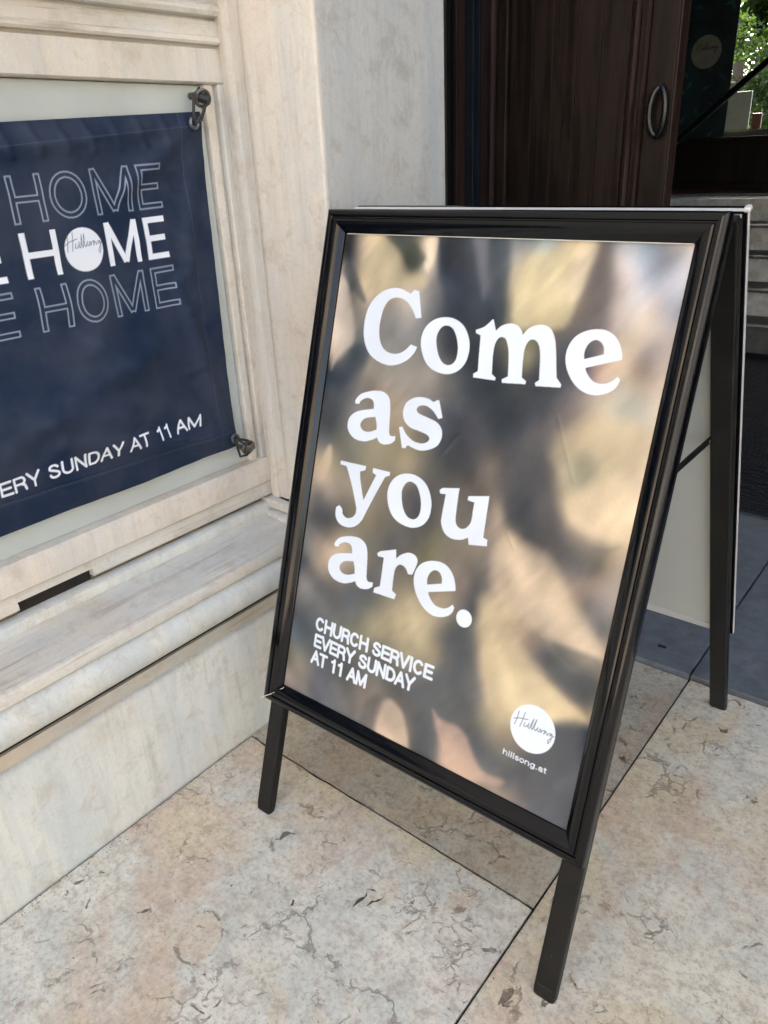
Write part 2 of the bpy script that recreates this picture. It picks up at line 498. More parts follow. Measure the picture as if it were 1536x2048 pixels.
def slab(poly, z0, z1, mat, parent, name='paving_slab', bev=0.0022):
    cx = sum(p[0] for p in poly) / len(poly)
    cy = sum(p[1] for p in poly) / len(poly)
    n = len(poly)
    me = bpy.data.meshes.new(name)
    og = Vector((cx, cy, 0))
    V = [(p[0] - cx, p[1] - cy, z0) for p in poly] + [(p[0] - cx, p[1] - cy, z1) for p in poly]
    F = [tuple(reversed(range(n))), tuple(range(n, 2 * n))] + [(i, (i + 1) % n, (i + 1) % n + n, i + n) for i in range(n)]
    me.from_pydata(V, [], F)
    bm = bmesh.new(); bm.from_mesh(me)
    bmesh.ops.recalc_face_normals(bm, faces=bm.faces)
    es = [e for e in bm.edges if all(v.co.z > z1 - 1e-4 for v in e.verts)]
    # slightly chipped outline: subdivide the rim, then bevel it
    bmesh.ops.subdivide_edges(bm, edges=es, cuts=90, use_grid_fill=False)
    for v in bm.verts:
        if v.co.z > z1 - 1e-4:
            q = Vector((v.co.x + cx, v.co.y + cy, 0)) * 13.0
            from mathutils import noise as mn
            a = mn.noise(q * 0.7) * 0.0018 + mn.noise(q * 2.9) * 0.0022 + max(0, mn.noise(q * 1.3 + Vector((5, 5, 5))) - 0.25) * 0.010
            d = Vector((v.co.x, v.co.y, 0)).normalized()
            v.co.x -= d.x * abs(a); v.co.y -= d.y * abs(a)
    es = [e for e in bm.edges if all(v.co.z > z1 - 1e-4 for v in e.verts)]
    bmesh.ops.bevel(bm, geom=es, offset=bev, segments=2, affect='EDGES', profile=0.6)
    bm.to_mesh(me); bm.free()
    o = link(name, me, mat, parent)
    o.location = og
    return o

J = 0.0018
XJ = -0.408
YA = 1.628
slab([(-1.1405, -0.72), (XJ - J, -0.72), (XJ - J, 0.843 - J), (-1.1405, 0.853 - J)], -0.03, 0.0, M['pave0'], pav)
slab([(-1.40, 0.857 + J), (XJ - J, 0.844 + J), (XJ - J, YA - J), (-1.40, YA - J)], -0.03, -0.0012, M['pave2'], pav)
slab([(XJ + J, -0.30), (0.78, -0.30), (0.78, YA - J), (XJ + J, YA - J)], -0.03, 0.0006, M['pave1'], pav)
for k, (x0, x1, y0, y1) in enumerate([(0.784, 2.0, -0.8, YA), (2.004, 3.4, -0.4, YA), (3.404, 5.0, -1.0, YA), (XJ + .004, 0.78, -1.9, -0.304),
                                      (-1.15, XJ, -2.4, -0.724), (0.784, 2.0, -2.6, -0.804), (2.004, 3.4, -2.2, -0.404), (3.404, 5.0, -2.9, -1.004),
                                      (-1.15, 0.1, -4.0, -2.404), (0.104, 1.6, -4.2, -2.604), (1.604, 3.4, -4.4, -2.604), (3.404, 5.0, -4.4, -2.904)]):
    slab([(x0, y0), (x1 - J, y0), (x1 - J, y1 - J), (x0, y1 - J)], -0.03, 0.0, M['pave0' if k % 2 else 'pave1'], pav)

CREV = [[(-0.6630, 0.6560), (-0.6665, 0.6690), (-0.6600, 0.6860), (-0.6630, 0.6960), (-0.6570, 0.6880), (-0.6585, 0.6740)],
        [(-0.6470, 0.6680), (-0.6440, 0.6850), (-0.6340, 0.6990), (-0.6310, 0.7090), (-0.6320, 0.6960), (-0.6390, 0.6850)],
        [(-0.6640, 0.7020), (-0.6560, 0.7060), (-0.6480, 0.7050), (-0.6570, 0.7020)],
        [(-0.7545, 0.5920), (-0.7585, 0.6020), (-0.7550, 0.6030), (-0.7500, 0.5940)]]
for P_ in CREV:      # eroded hollows in the big front slab
    from mathutils import noise as mn
    Q_ = []
    for i in range(len(P_)):
        a, b = Vector(P_[i]), Vector(P_[(i + 1) % len(P_)])
        for t_ in (0, .33, .66):
            p = a.lerp(b, t_); d = mn.noise(Vector((p.x * 160, p.y * 160, 0))) * 0.0022
            Q_.append((p.x + d, p.y - d, 0.0004))
    mesh('crevice', Q_, [tuple(range(len(Q_)))], M['crev'], pav)

thr = thing('threshold', (0, 0, 0), None, None, kind='structure')
slab([(-1.42, YA + .001), (-0.4105, YA + .001), (-0.4075, 2.9), (-1.42, 2.9)], -0.03, 0.012, M['slate'], thr, 'threshold_slab', 0.004)
slab([(-0.4080, YA + .001), (0.9, YA + .001), (0.9, 2.9), (-0.4045, 2.9)], -0.03, 0.013, M['slate'], thr, 'threshold_slab', 0.004)
box('entrance_floor', -3.2, 2.4, 2.9, 12.0, -0.03, 0.010, M['slate'], thr)
# a small dark chip lying on the threshold stone
ch = box('stone_chip', -0.516, -0.496, 1.70, 1.708, 0.012, 0.016, M['joint_shade'], None, bevel=0.001)
tag(ch, 'tiny black flake lying on the blue grey threshold stone under the sign', 'debris')
# grit that has gathered along the joints and the foot of the wall
V, F = [], []
rg = random.Random(21)
for k in range(900):
    r_ = rg.random()
    if r_ < 0.35: x, y = -1.139 + abs(rg.gauss(0, 0.012)), rg.uniform(-0.2, 0.98)
    elif r_ < 0.6: x = rg.uniform(-1.12, XJ); y = 0.853 - 0.0135 * (x + 1.14) + rg.gauss(0, 0.008)
    elif r_ < 0.85: x, y = XJ + rg.gauss(0, 0.006), rg.uniform(0.1, 1.62)
    else: x, y = rg.uniform(-1.1, 0.4), rg.uniform(0.1, 1.6)
    q = rg.uniform(0.0006, 0.0019); b0 = len(V)
    for (dx, dy, dz) in ((1, 0, 0), (-.5, .86, 0), (-.5, -.86, 0), (0.1, 0, 1.1)):
        V.append((x + dx * q * rg.uniform(.6, 1.3), y + dy * q * rg.uniform(.6, 1.3), 0.0004 + dz * q))
    F += [(b0, b0 + 2, b0 + 1), (b0, b0 + 1, b0 + 3), (b0 + 1, b0 + 2, b0 + 3), (b0 + 2, b0, b0 + 3)]
tag(mesh('grit', V, F, M['grit']), 'fine dark grit scattered along the paving joints and wall foot', 'grit', None, 'stuff')
# ------------------------------------------------------------------ left wall with banner niche
WY0, WYC = -4.6, 1.127
lw = thing('stone_wall', (-1.2, 0, 0), 'pale limestone wall with moulded window sill and plinth behind the navy banner', 'wall')

def run(name, prof, mat, y0=WY0, y1=WYC, parent=None, mitre=True, sm=True, xin=-1.285):
    """profile (x,z) extruded along Y; ends at the inner corner; closed to the back at x=-1.6"""
    P = list(prof) + [(-1.6, prof[-1][1]), (-1.6, prof[0][1])]
    n = len(P)
    V = [(p[0], y0, p[1]) for p in P] + [(p[0], y1, p[1]) for p in P]
    F = [(i, (i + 1) % n, (i + 1) % n + n, i + n) for i in range(n)] + [tuple(range(n)), tuple(range(2 * n - 1, n - 1, -1))]
    return mesh(name, V, F, mat, parent or lw, smooth=sm)

def arc(cx, cz, rx, rz, a0, a1, n=8):
    return [(cx + rx * math.cos(math.radians(a0 + (a1 - a0) * i / n)), cz + rz * math.sin(math.radians(a0 + (a1 - a0) * i / n))) for i in range(n + 1)]

run('plinth', [(-1.145, -0.03), (-1.145, 0.268), (-1.149, 0.274), (-1.156, 0.2765)], M['wall_p'])
run('plinth_band', [(-1.159, 0.2770), (-1.159, 0.290), (-1.164, 0.3020)], M['wall_s'])  # browner stone colour carries the shade below the torus
run('torus_shadow_strip', [(-1.170, 0.3025), (-1.170, 0.3335)], M['joint_shade'], sm=False)  # dark strip stands in for the shadow under the torus lip
run('torus_moulding', [(-1.172, 0.334), (-1.134, 0.336)] + arc(-1.136, 0.368, 0.023, 0.031, -75, 80, 9) + [(-1.135, 0.402), (-1.138, 0.4035)], M['wall_p'])
run('fillet_moulding', [(-1.1405, 0.4052), (-1.1305, 0.408), (-1.1300, 0.422), (-1.134, 0.430), (-1.140, 0.4325)], M['wall_h'])
run('sill_ledge', [(-1.1425, 0.4335), (-1.150, 0.4365), (-1.200, 0.440), (-1.240, 0.443), (-1.262, 0.447)], M['wall_h'])
run('ledge_bead', [(-1.2620, 0.4472), (-1.2620, 0.461), (-1.264, 0.466), (-1.270, 0.4685)], M['wall_p'])
# groove above the bead with one weep slot, its depth shade put into a dark back
k1, k2 = 1.285 / 1.2, 1.285 / 1.2
ys0, ys1 = 0.488, 0.640
for a, b in ((WY0, ys0), (ys1, WYC)):
    run('groove', [(-1.288, 0.4690), (-1.288, 0.480)], M['groove_shade'], a, b)  # grimy tone, darkened further to deepen the groove's shade
run('slot_back', [(-1.2905, 0.4690), (-1.2905, 0.4970)], M['joint_shade'], ys0, ys1, sm=False)
run('riser_moulding', [(-1.276, 0.4805), (-1.273, 0.484), (-1.273, 0.493), (-1.2765, 0.498), (-1.2765, 0.510), (-1.275, 0.5150)], M['wall_h'], WY0, ys0)
run('riser_moulding', [(-1.276, 0.4805), (-1.273, 0.484), (-1.273, 0.493), (-1.2765, 0.498), (-1.2765, 0.510), (-1.275, 0.5150)], M['wall_h'], ys1, WYC)
run('riser_moulding', [(-1.276, 0.4975), (-1.2765, 0.500), (-1.2765, 0.510), (-1.275, 0.5150)], M['wall_h'], ys0, ys1)
run('panel_sill', [(-1.274, 0.5158), (-1.271, 0.5180), (-1.271, 0.568), (-1.276, 0.574)], M['wall_v'])
run('panel_back', [(-1.318, 0.572), (-1.318, 1.334)], M['wall_v'])
# upright fillet right of the panel
mesh('panel_stile', *box_vf(-1.6, -1.290, 1.078, 1.098, 0.572, 1.334), M['wall_v'], lw, bevel=0.003)
mesh('panel_stile', *box_vf(-1.6, -1.297, 1.098, 1.106, 0.572, 1.334), M['wall_h'], lw, bevel=0.001)
mesh('panel_stile', *box_vf(-1.6, -1.283, 1.106, WYC, 0.572, 1.334), M['wall_v'], lw, bevel=0.003)
run('panel_lintel', [(-1.286, 1.334), (-1.282, 1.337), (-1.282, 1.391), (-1.286, 1.3925)], M['wall_v'])
run('lintel_moulding', [(-1.292, 1.3925), (-1.290, 1.397)] + [(-1.278, 1.398), (-1.275, 1.402), (-1.277, 1.409), (-1.283, 1.412), (-1.284, 1.436)], M['wall_h'])
run('lintel_moulding', [(-1.290, 1.436), (-1.289, 1.440), (-1.272, 1.443), (-1.268, 1.450), (-1.271, 1.459), (-1.278, 1.463), (-1.280, 1.475), (-1.276, 1.478)], M['wall_h'])
run('upper_wall', [(-1.274, 1.478), (-1.262, 1.492), (-1.262, 1.530), (-1.285, 1.536), (-1.285, 7.0)], M['wall_v'])

# ------------------------------------------------------------------ pier between niche and doorway
pr = thing('stone_pier', (-1.15, 1.3, 0), 'smooth pale limestone pier with soft upright flutes between banner niche and door', 'pillar')
PX = -1.029
prof = [(-1.30, 1.127), (-1.281, 1.127), (-1.278, 1.118)] + [(-1.266, 1.1145), (-1.256, 1.1135), (-1.250, 1.116), (-1.246, 1.1245), (-1.238, 1.1285), (-1.228, 1.128), (-1.220, 1.122), (-1.214, 1.113), (-1.206, 1.1085), (-1.196, 1.107), (-1.186, 1.1085), (-1.176, 1.110), (-1.165, 1.1105)] + \
       [(PX - 0.006, 1.1110), (PX - 0.002, 1.1125), (PX, 1.116), (PX, 1.119)]
prof += [(PX, 1.1205), (-1.30, 1.1205)]
Z0, Z1 = 0.476, 7.0
n = len(prof)
V = [(p[0], p[1], Z0) for p in prof] + [(p[0], p[1], Z1) for p in prof]
F = [(i, (i + 1) % n, (i + 1) % n + n, i + n) for i in range(n)] + [tuple(range(n)), tuple(range(2 * n - 1, n - 1, -1))]
mesh('pier_shaft', V, F, M['wall_v'], pr, smooth=True)
# side of the pier that faces the doorway: cool skylight tint put into the stone colour, two courses
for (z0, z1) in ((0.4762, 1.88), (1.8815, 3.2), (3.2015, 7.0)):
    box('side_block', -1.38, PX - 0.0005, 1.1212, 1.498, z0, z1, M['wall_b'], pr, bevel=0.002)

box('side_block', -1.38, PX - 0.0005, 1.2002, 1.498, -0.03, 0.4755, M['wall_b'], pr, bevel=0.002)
# stepped base wrapping the pier
def pier_course(name, off, z0, z1, mat, bev):
    x0, x1, y0 = -1.30, PX + min(off, 0.012), 1.110 - off
    return mesh(name, *box_vf(x0, x1, y0, 1.1996, z0, z1), mat, pr, bevel=bev)
pier_course('pier_base', 0.075, -0.03, 0.300, M['wall_p'], 0.003)
pier_course('base_moulding', 0.062, 0.3005, 0.340, M['wall_h'], 0.006)
pier_course('base_moulding', 0.082, 0.3405, 0.395, M['wall_p'], 0.018)
pier_course('base_moulding', 0.060, 0.3955, 0.425, M['wall_h'], 0.004)
pier_course('base_moulding', 0.034, 0.4255, 0.452, M['wall_h'], 0.010)
pier_course('base_moulding', 0.016, 0.4525, 0.4755, M['wall_v'], 0.006)

# ------------------------------------------------------------------ rest of the building (porch walls, facade above, interior shell)
fw = thing('church_facade', (0, 2.6, 0), 'tall dim masonry front of the building around the open doorway', 'building')
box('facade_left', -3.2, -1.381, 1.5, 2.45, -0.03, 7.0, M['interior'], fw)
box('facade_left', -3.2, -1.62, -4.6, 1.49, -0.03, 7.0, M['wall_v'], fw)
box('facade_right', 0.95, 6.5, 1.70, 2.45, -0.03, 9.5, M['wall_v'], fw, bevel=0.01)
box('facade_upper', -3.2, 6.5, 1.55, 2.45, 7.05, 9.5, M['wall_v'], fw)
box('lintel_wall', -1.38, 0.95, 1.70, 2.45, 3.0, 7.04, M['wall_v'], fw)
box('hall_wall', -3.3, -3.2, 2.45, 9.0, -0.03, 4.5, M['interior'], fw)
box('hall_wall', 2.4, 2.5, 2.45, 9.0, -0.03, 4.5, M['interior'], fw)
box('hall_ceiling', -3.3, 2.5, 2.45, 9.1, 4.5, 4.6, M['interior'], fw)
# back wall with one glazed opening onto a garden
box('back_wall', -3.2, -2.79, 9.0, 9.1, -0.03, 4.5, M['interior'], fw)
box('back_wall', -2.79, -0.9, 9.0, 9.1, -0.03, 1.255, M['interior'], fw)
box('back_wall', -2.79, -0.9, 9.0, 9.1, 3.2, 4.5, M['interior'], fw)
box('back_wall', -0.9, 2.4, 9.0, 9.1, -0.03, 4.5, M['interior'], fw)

# door frame left of the leaf
df = thing('door_frame', (-1.32, 2.05, 0), 'dark timber door frame with blue grey metal strip beside the pier', 'door frame')
box('frame_post', -1.380, -1.3485, 2.02, 2.10, 0.0125, 3.0, M['joint_shade'], df, bevel=0.002)  # near-black colour stands in for the shadow gap behind the pier
box('frame_post', -1.3480, -1.335, 2.00, 2.10, 0.0125, 3.0, M['woodred'], df, bevel=0.002)
ms = box('metal_strip', -1.3345, -1.307, 2.04, 2.10, 0.0125, 3.0, M['bluemetal'], df, bevel=0.002)
box('metal_strip', -1.3065, -1.289, 2.046, 2.10, 0.0125, 3.0, M['bluemetal'], df, bevel=0.002)
for zz in (0.42, 0.83, 1.231, 1.53, 1.93, 2.33):
    a = [( -1.3205 + 0.004 * math.cos(k * math.pi / 4), 2.0385, zz + 0.004 * math.sin(k * math.pi / 4)) for k in range(8)]
    b = [(p[0], 2.0402, p[2]) for p in a]
    mesh('screw', a + b, [tuple(range(8)), tuple(range(15, 7, -1))] + [(i, (i + 1) % 8, (i + 1) % 8 + 8, i + 8) for i in range(8)], M['iron'], ms)
# door leaf
dr = thing('wooden_door', (-1.0, 2.05, 0), 'old dark brown panelled wooden door standing behind the sandwich board', 'door')
box('door_panel', -1.205, -0.868, 2.062, 2.085, 0.015, 3.0, M['wood'], dr)
xs = [-1.200, -1.135, -1.075, -1.01, -0.945, -0.872]
for a, b in zip(xs[:-1], xs[1:]):
    box('door_board', a + 0.0006, b - 0.0006, 2.0565, 2.0620, 0.6, 2.6, M['wood'], dr, bevel=0.0012)
box('stile', -1.288, -1.256, 2.044, 2.085, 0.0151, 3.0, M['woodred'], dr, bevel=0.004)
box('stile', -1.2555, -1.240, 2.034, 2.085, 0.0151, 3.0, M['woodred'], dr, bevel=0.006)
box('stile', -1.2395, -1.2055, 2.048, 2.085, 0.0151, 3.0, M['wood'], dr, bevel=0.004)
prism('door_moulding', [Vector(p) for p in ((0, 0.03, 0), (0, 0.006, 0), (0.006, -0.004, 0), (0.012, -0.006, 0), (0.017, 0.0, 0), (0.020, 0.012, 0), (0.020, 0.03, 0))], (-0.8675, 2.05, 0.0151), (-0.8675, 2.05, 3.0), M['woodred'], dr, True)
box('door_bead', -0.8470, -0.838, 2.056, 2.085, 0.0151, 3.0, M['wood'], dr, bevel=0.001)
prism('door_moulding', [Vector(p) for p in ((0, 0.03, 0), (0, 0.006, 0), (0.005, -0.003, 0), (0.010, -0.004, 0), (0.014, 0.002, 0), (0.016, 0.03, 0))], (-0.8375, 2.05, 0.0151), (-0.8375, 2.05, 3.0), M['woodred'], dr, True)
box('stile', -0.8210, -0.752, 2.050, 2.0850, 0.0151, 3.0, M['wood'], dr, bevel=0.004)
box('door_edge', -0.7515, -0.7460, 2.046, 2.095, 0.0151, 3.0, M['woodred'], dr, bevel=0.002)
# pull ring
cz = 1.262
pts = [(-0.777 + 0.019 * math.cos(a) , 2.032 - 0.008 * abs(math.cos(a)), cz + 0.052 * math.sin(a)) for a in [2 * math.pi * k / 28 for k in range(28)]]
hd = tube('door_handle', pts, 0.0075, M['iron'], dr, 10, True)
tube('handle_stud', [(-0.777, 2.05, cz + 0.052), (-0.777, 2.026, cz + 0.052)], 0.009, M['iron'], hd, 12)

# ------------------------------------------------------------------ interior
mt = box('door_mat', -1.32, 1.5, 2.64, 4.90, 0.0135, 0.024, M['mat'], None, bevel=0.004)
tag(mt, 'large ribbed black entrance mat on the floor inside the doorway', 'door mat')
rb = []
V, F = [], []
for k in range(88):
    y = 2.655 + k * 0.0252
    v, f = box_vf(-1.30, 1.48, y, y + 0.013, 0.0242, 0.0275)
    b0 = len(V); V += v; F += [tuple(i + b0 for i in q) for q in f]
r = mesh('mat_rib', V, F, M['mat'], mt)
tag(r, kind='stuff')

st = thing('staircase', (-0.5, 5.0, 0), 'grey stone steps rising inside the dark entrance hall', 'stairs')
for k in range(5):
    z0, z1, y = 0.0102 + 0.16 * k, 0.0102 + 0.16 * (k + 1), 4.95 + 0.3 * k
    rs = box('step_riser', -3.0, 2.3, y, y + 0.30, z0, z1 - 0.012, M['stepstone'] if k else M['stepdark'], st, bevel=0.002)
    box('step_tread', -3.0, 2.3, y - 0.022, y + 0.3215, z1 - 0.0118, z1 + 0.004, M['stepdark'], st, bevel=0.001) if k < 4 else None  # darker copy of the step stone paints treads as shaded against lit risers
ld = box('stair_landing', -3.19, 2.39, 6.43, 8.98, 0.60, 0.815, M['stepdark'], None)
tag(ld, kind='structure')
# low dark timber screen on the landing, red runner, rolled banner, notice, garden
sc_ = thing('timber_screen', (-2.0, 6.95, 0.8), 'low dark timber screen on the landing at the top of the steps', 'screen')
box('screen_panel', -3.0, -1.2, 6.93, 6.97, 0.87, 1.17, M['wood'], sc_, bevel=0.004)
box('screen_rail', -3.02, -1.18, 6.91, 6.99, 1.171, 1.20, M['wood'], sc_, bevel=0.004)
box('screen_rail', -3.02, -1.18, 6.91, 6.99, 0.816, 0.869, M['wood'], sc_, bevel=0.004)
rc = mesh('carpet_runner', [(-2.60, 6.60, 0.816), (-2.12, 6.60, 0.816), (-1.98, 6.90, 0.816), (-2.60, 6.90, 0.816), (-2.60, 6.60, 0.83), (-2.12, 6.60, 0.83), (-1.98, 6.90, 0.83), (-2.60, 6.90, 0.83)],
          [(0, 3, 2, 1), (4, 5, 6, 7), (0, 1, 5, 4), (1, 2, 6, 5), (2, 3, 7, 6), (3, 0, 4, 7)], M['red'])
tag(rc, 'dark red carpet piece on the landing above the grey steps', 'carpet')

bn = thing('roll_up_banner', (-2.42, 7.2, 0.816), 'dark teal roll-up banner with a round taupe logo inside the hall', 'banner')
box('banner_base', -2.68, -2.16, 7.12, 7.28, 0.816, 0.87, M['iron'], bn, bevel=0.01)
box('banner_sheet', -2.665, -2.185, 7.199, 7.202, 0.871, 2.75, M['teal'], bn)
box('banner_top_bar', -2.67, -2.18, 7.19, 7.21, 2.751, 2.78, M['iron'], bn, bevel=0.004)
circ = [(-2.405 + 0.118 * math.cos(k * math.pi / 24), 7.1965, 1.825 + 0.118 * math.sin(k * math.pi / 24)) for k in range(48)]
lg = mesh('logo_disc', circ + [(p[0], 7.1985, p[2]) for p in circ], [tuple(range(48)), tuple(range(95, 47, -1))] + [(i, (i + 1) % 48, (i + 1) % 48 + 48, i + 48) for i in range(48)], M['taupe'], bn)
def ink_line(name, pts, r, parent, y, mat=None):
    V, F = [], []
    for i in range(len(pts) - 1):
        a = Vector((pts[i][0], 0, pts[i][1])); b = Vector((pts[i + 1][0], 0, pts[i + 1][1]))
        d = (b - a)
        if d.length < 1e-6: continue
        d.normalize(); s = Vector((-d.z, 0, d.x)) * r
        b0 = len(V)
        for q in (a + s - d * r * .5, a - s - d * r * .5, b - s + d * r * .5, b + s + d * r * .5):
            V.append((q.x, y, q.z))
        F.append((b0, b0 + 1, b0 + 2, b0 + 3))
    return mesh(name, V, F, mat or M['ink'], parent)
SCRIPT = [[(0.07, 0.95), (0.05, 0.5), (0.01, 0.05)], [(0.22, 1.02), (0.19, 0.5), (0.15, 0.05)], [(-0.03, 0.40), (0.10, 0.55), (0.32, 0.66)],
          [(0.26, 0.42), (0.24, 0.20), (0.29, 0.18), (0.34, 0.34)],
          [(0.36, 0.50), (0.35, 0.20), (0.39, 0.18), (0.43, 0.60), (0.46, 0.85), (0.43, 0.30), (0.46, 0.17), (0.51, 0.70), (0.53, 0.88), (0.50, 0.30), (0.54, 0.20),
           (0.60, 0.46), (0.57, 0.30), (0.62, 0.22), (0.66, 0.44), (0.70, 0.28), (0.66, 0.24), (0.71, 0.40), (0.77, 0.46), (0.76, 0.22), (0.80, 0.44), (0.84, 0.24), (0.88, 0.40),
           (0.94, 0.44), (0.90, 0.26), (0.96, 0.40), (0.95, 0.0), (0.90, -0.22), (0.88, -0.05), (1.0, 0.35)]]
for s_ in SCRIPT:
    ink_line('logo_script', [(-2.49 + 0.17 * x, 1.825 + 0.075 * y) for x, y in s_], 0.0022, lg, 7.196)
def strokes_to(name, word_strokes, ox, oz, sx, sz, r, parent, y):
    for s_ in word_strokes:
        ink_line(name, [(ox + x * sx, oz + z_ * sz) for x, z_ in s_], r, parent, y)
# leaf pattern on the teal sheet
V, F = [], []
for k in range(60):
    x = -2.65 + rnd.random() * 0.45; z = 0.9 + rnd.random() * 1.8
    if (x + 2.405) ** 2 + (z - 1.825) ** 2 < 0.15 ** 2: continue
    a = rnd.random() * 6.28; L = 0.06 + rnd.random() * 0.05; w = 0.014
    b0 = len(V)
    for (t_, s_) in ((0, 0), (0.35, 1), (1, 0), (0.35, -1)):
        xx = x + math.cos(a) * L * t_ - math.sin(a) * w * s_; zz = z + math.sin(a) * L * t_ + math.cos(a) * w * s_
        V.append((min(-2.187, max(-2.663, xx)), 7.1978, zz))
    F.append((b0, b0 + 1, b0 + 2, b0 + 3))
tag(mesh('leaf_print', V, F, M['tealleaf'], bn), kind='stuff')

nt = box('notice_sheet', -2.72, -2.50, 8.96, 8.985, 1.262, 1.60, M['notice'], None, bevel=0.002)
nt.location = (0, 0, 0)
tag(nt, 'pale grey notice standing against the lower part of the garden window', 'notice')
rbx = box('small_cabinet', -2.47, -2.38, 8.95, 8.99, 1.262, 1.40, M['redbrown'], None, bevel=0.004)
tag(rbx, 'small reddish wooden block right of the pale notice at the window', 'box')
hr = tube('handrail', [(-2.05, 5.25, 1.05), (-1.861, 5.6, 1.307), (-1.518, 6.2, 1.76), (-1.30, 6.6, 2.05)], 0.022, M['iron'], None, 12)
tag(hr, 'black slanting handrail crossing in front of the garden window', 'handrail')
for (x, y, z) in ((-2.05, 5.25, 1.05), (-1.30, 6.6, 2.05)):
    pass
# garden behind the hall
gl = box('lawn', -14, 8, 9.4, 30, -0.02, 0.02, M['grass'])
tag(gl, kind='structure')
def tree(loc, h, rad, nleaf, seed, label, big=1.0):
    R_ = random.Random(seed)
    t = thing('garden_tree', loc, label, 'tree', 'trees in the garden behind the hall')
    L = Vector(loc)
    tube('trunk', [L, L + Vector((0.1, 0, h * 0.3)), L + Vector((0, 0.1, h * 0.6))], [0.14, 0.11, 0.07], M['bark'], t, 8)
    V, F = [], []
    cl = []
    for k in range(26 if big < 2 else 90):
        while True:
            p = Vector((R_.uniform(-1, 1), R_.uniform(-1, 1), R_.uniform(-1, 1)))
            if p.length < 1: break
        cl.append((L + Vector((p.x * rad, p.y * rad * 0.8, h * 0.55 + p.z * h * 0.42)), R_.uniform(0.25, 0.55)))
    for k in range(nleaf):
        c, rr = cl[R_.randrange(len(cl))]
        d = Vector((R_.gauss(0, 1), R_.gauss(0, 1), R_.gauss(0, 1))).normalized() * rr * (0.5 + 0.5 * R_.random())
        p = c + d
        u = Vector((R_.gauss(0, 1), R_.gauss(0, 1), R_.gauss(0, 1))).normalized()
        w = u.cross(Vector((R_.gauss(0, 1), R_.gauss(0, 1), R_.gauss(0, 1)))).normalized()
        s_ = R_.uniform(0.03, 0.06) * big
        b0 = len(V)
        V += [p - u * s_, p + w * s_ * 0.5, p + u * s_, p - w * s_ * 0.5]
        F.append((b0, b0 + 1, b0 + 2, b0 + 3))
    cr = mesh('crown', V, F, M['leaf'], t)
    tag(cr, kind='stuff')
tree((-3.9, 13.0, 0), 3.6, 1.5, 6500, 1, 'leafy green tree seen through the hall window, left one in the garden')
tree((-2.6, 13.8, 0), 3.4, 1.4, 6500, 2, 'leafy green tree seen through the hall window, right one in the garden')
tree((-5.2, 15.0, 0), 3.0, 1.4, 4500, 3, 'leafy green tree farther back behind the garden window')
tree((-4.6, 17.5, 0), 6.0, 2.9, 12000, 5, 'broad dense green tree filling the far end of the garden', 3.0)

# ------------------------------------------------------------------ street buildings that stand opposite (lit by the sun; they light the porch)
def street_block(name, x0, x1, y0, y1, h, face, label, mats):
    t = thing(name, ((x0 + x1) / 2, (y0 + y1) / 2, 0), label, 'building')
    box('wall', x0, x1, y0, y1, -0.03, h, mats, t)
    if face == 'Y':
        w0, w1, fy = x0, x1, y1
    else:
        w0, w1, fy = y0, y1, x0
    nn = int((w1 - w0) // 2.6)
    for i in range(nn):
        c = w0 + (i + 0.5) * (w1 - w0) / nn
        for fl in range(int(h // 3.2)):
            z0 = 1.0 + fl * 3.2
            if face == 'Y':
                fr = box('window', c - 0.65, c + 0.65, fy + 0.001, fy + 0.08, z0, z0 + 1.7, M['stone_far'], t)
                box('pane', c - 0.5, c + 0.5, fy + 0.0805, fy + 0.085, z0 + 0.12, z0 + 1.55, M['glassdark'], fr)
            else:
                fr = box('window', fy - 0.08, fy - 0.001, c - 0.65, c + 0.65, z0, z0 + 1.7, M['stone_far'], t)
                box('pane', fy - 0.085, fy - 0.0805, c - 0.5, c + 0.5, z0 + 0.12, z0 + 1.55, M['glassdark'], fr)
    return t
street_block('street_building', -16, 6, -17, -13, 10, 'Y', 'ochre street building opposite the church front', M['render'])
street_block('street_building', 13, 17, -12, 8, 9, 'X', 'pale street building across the road to the right', M['stone_far'])

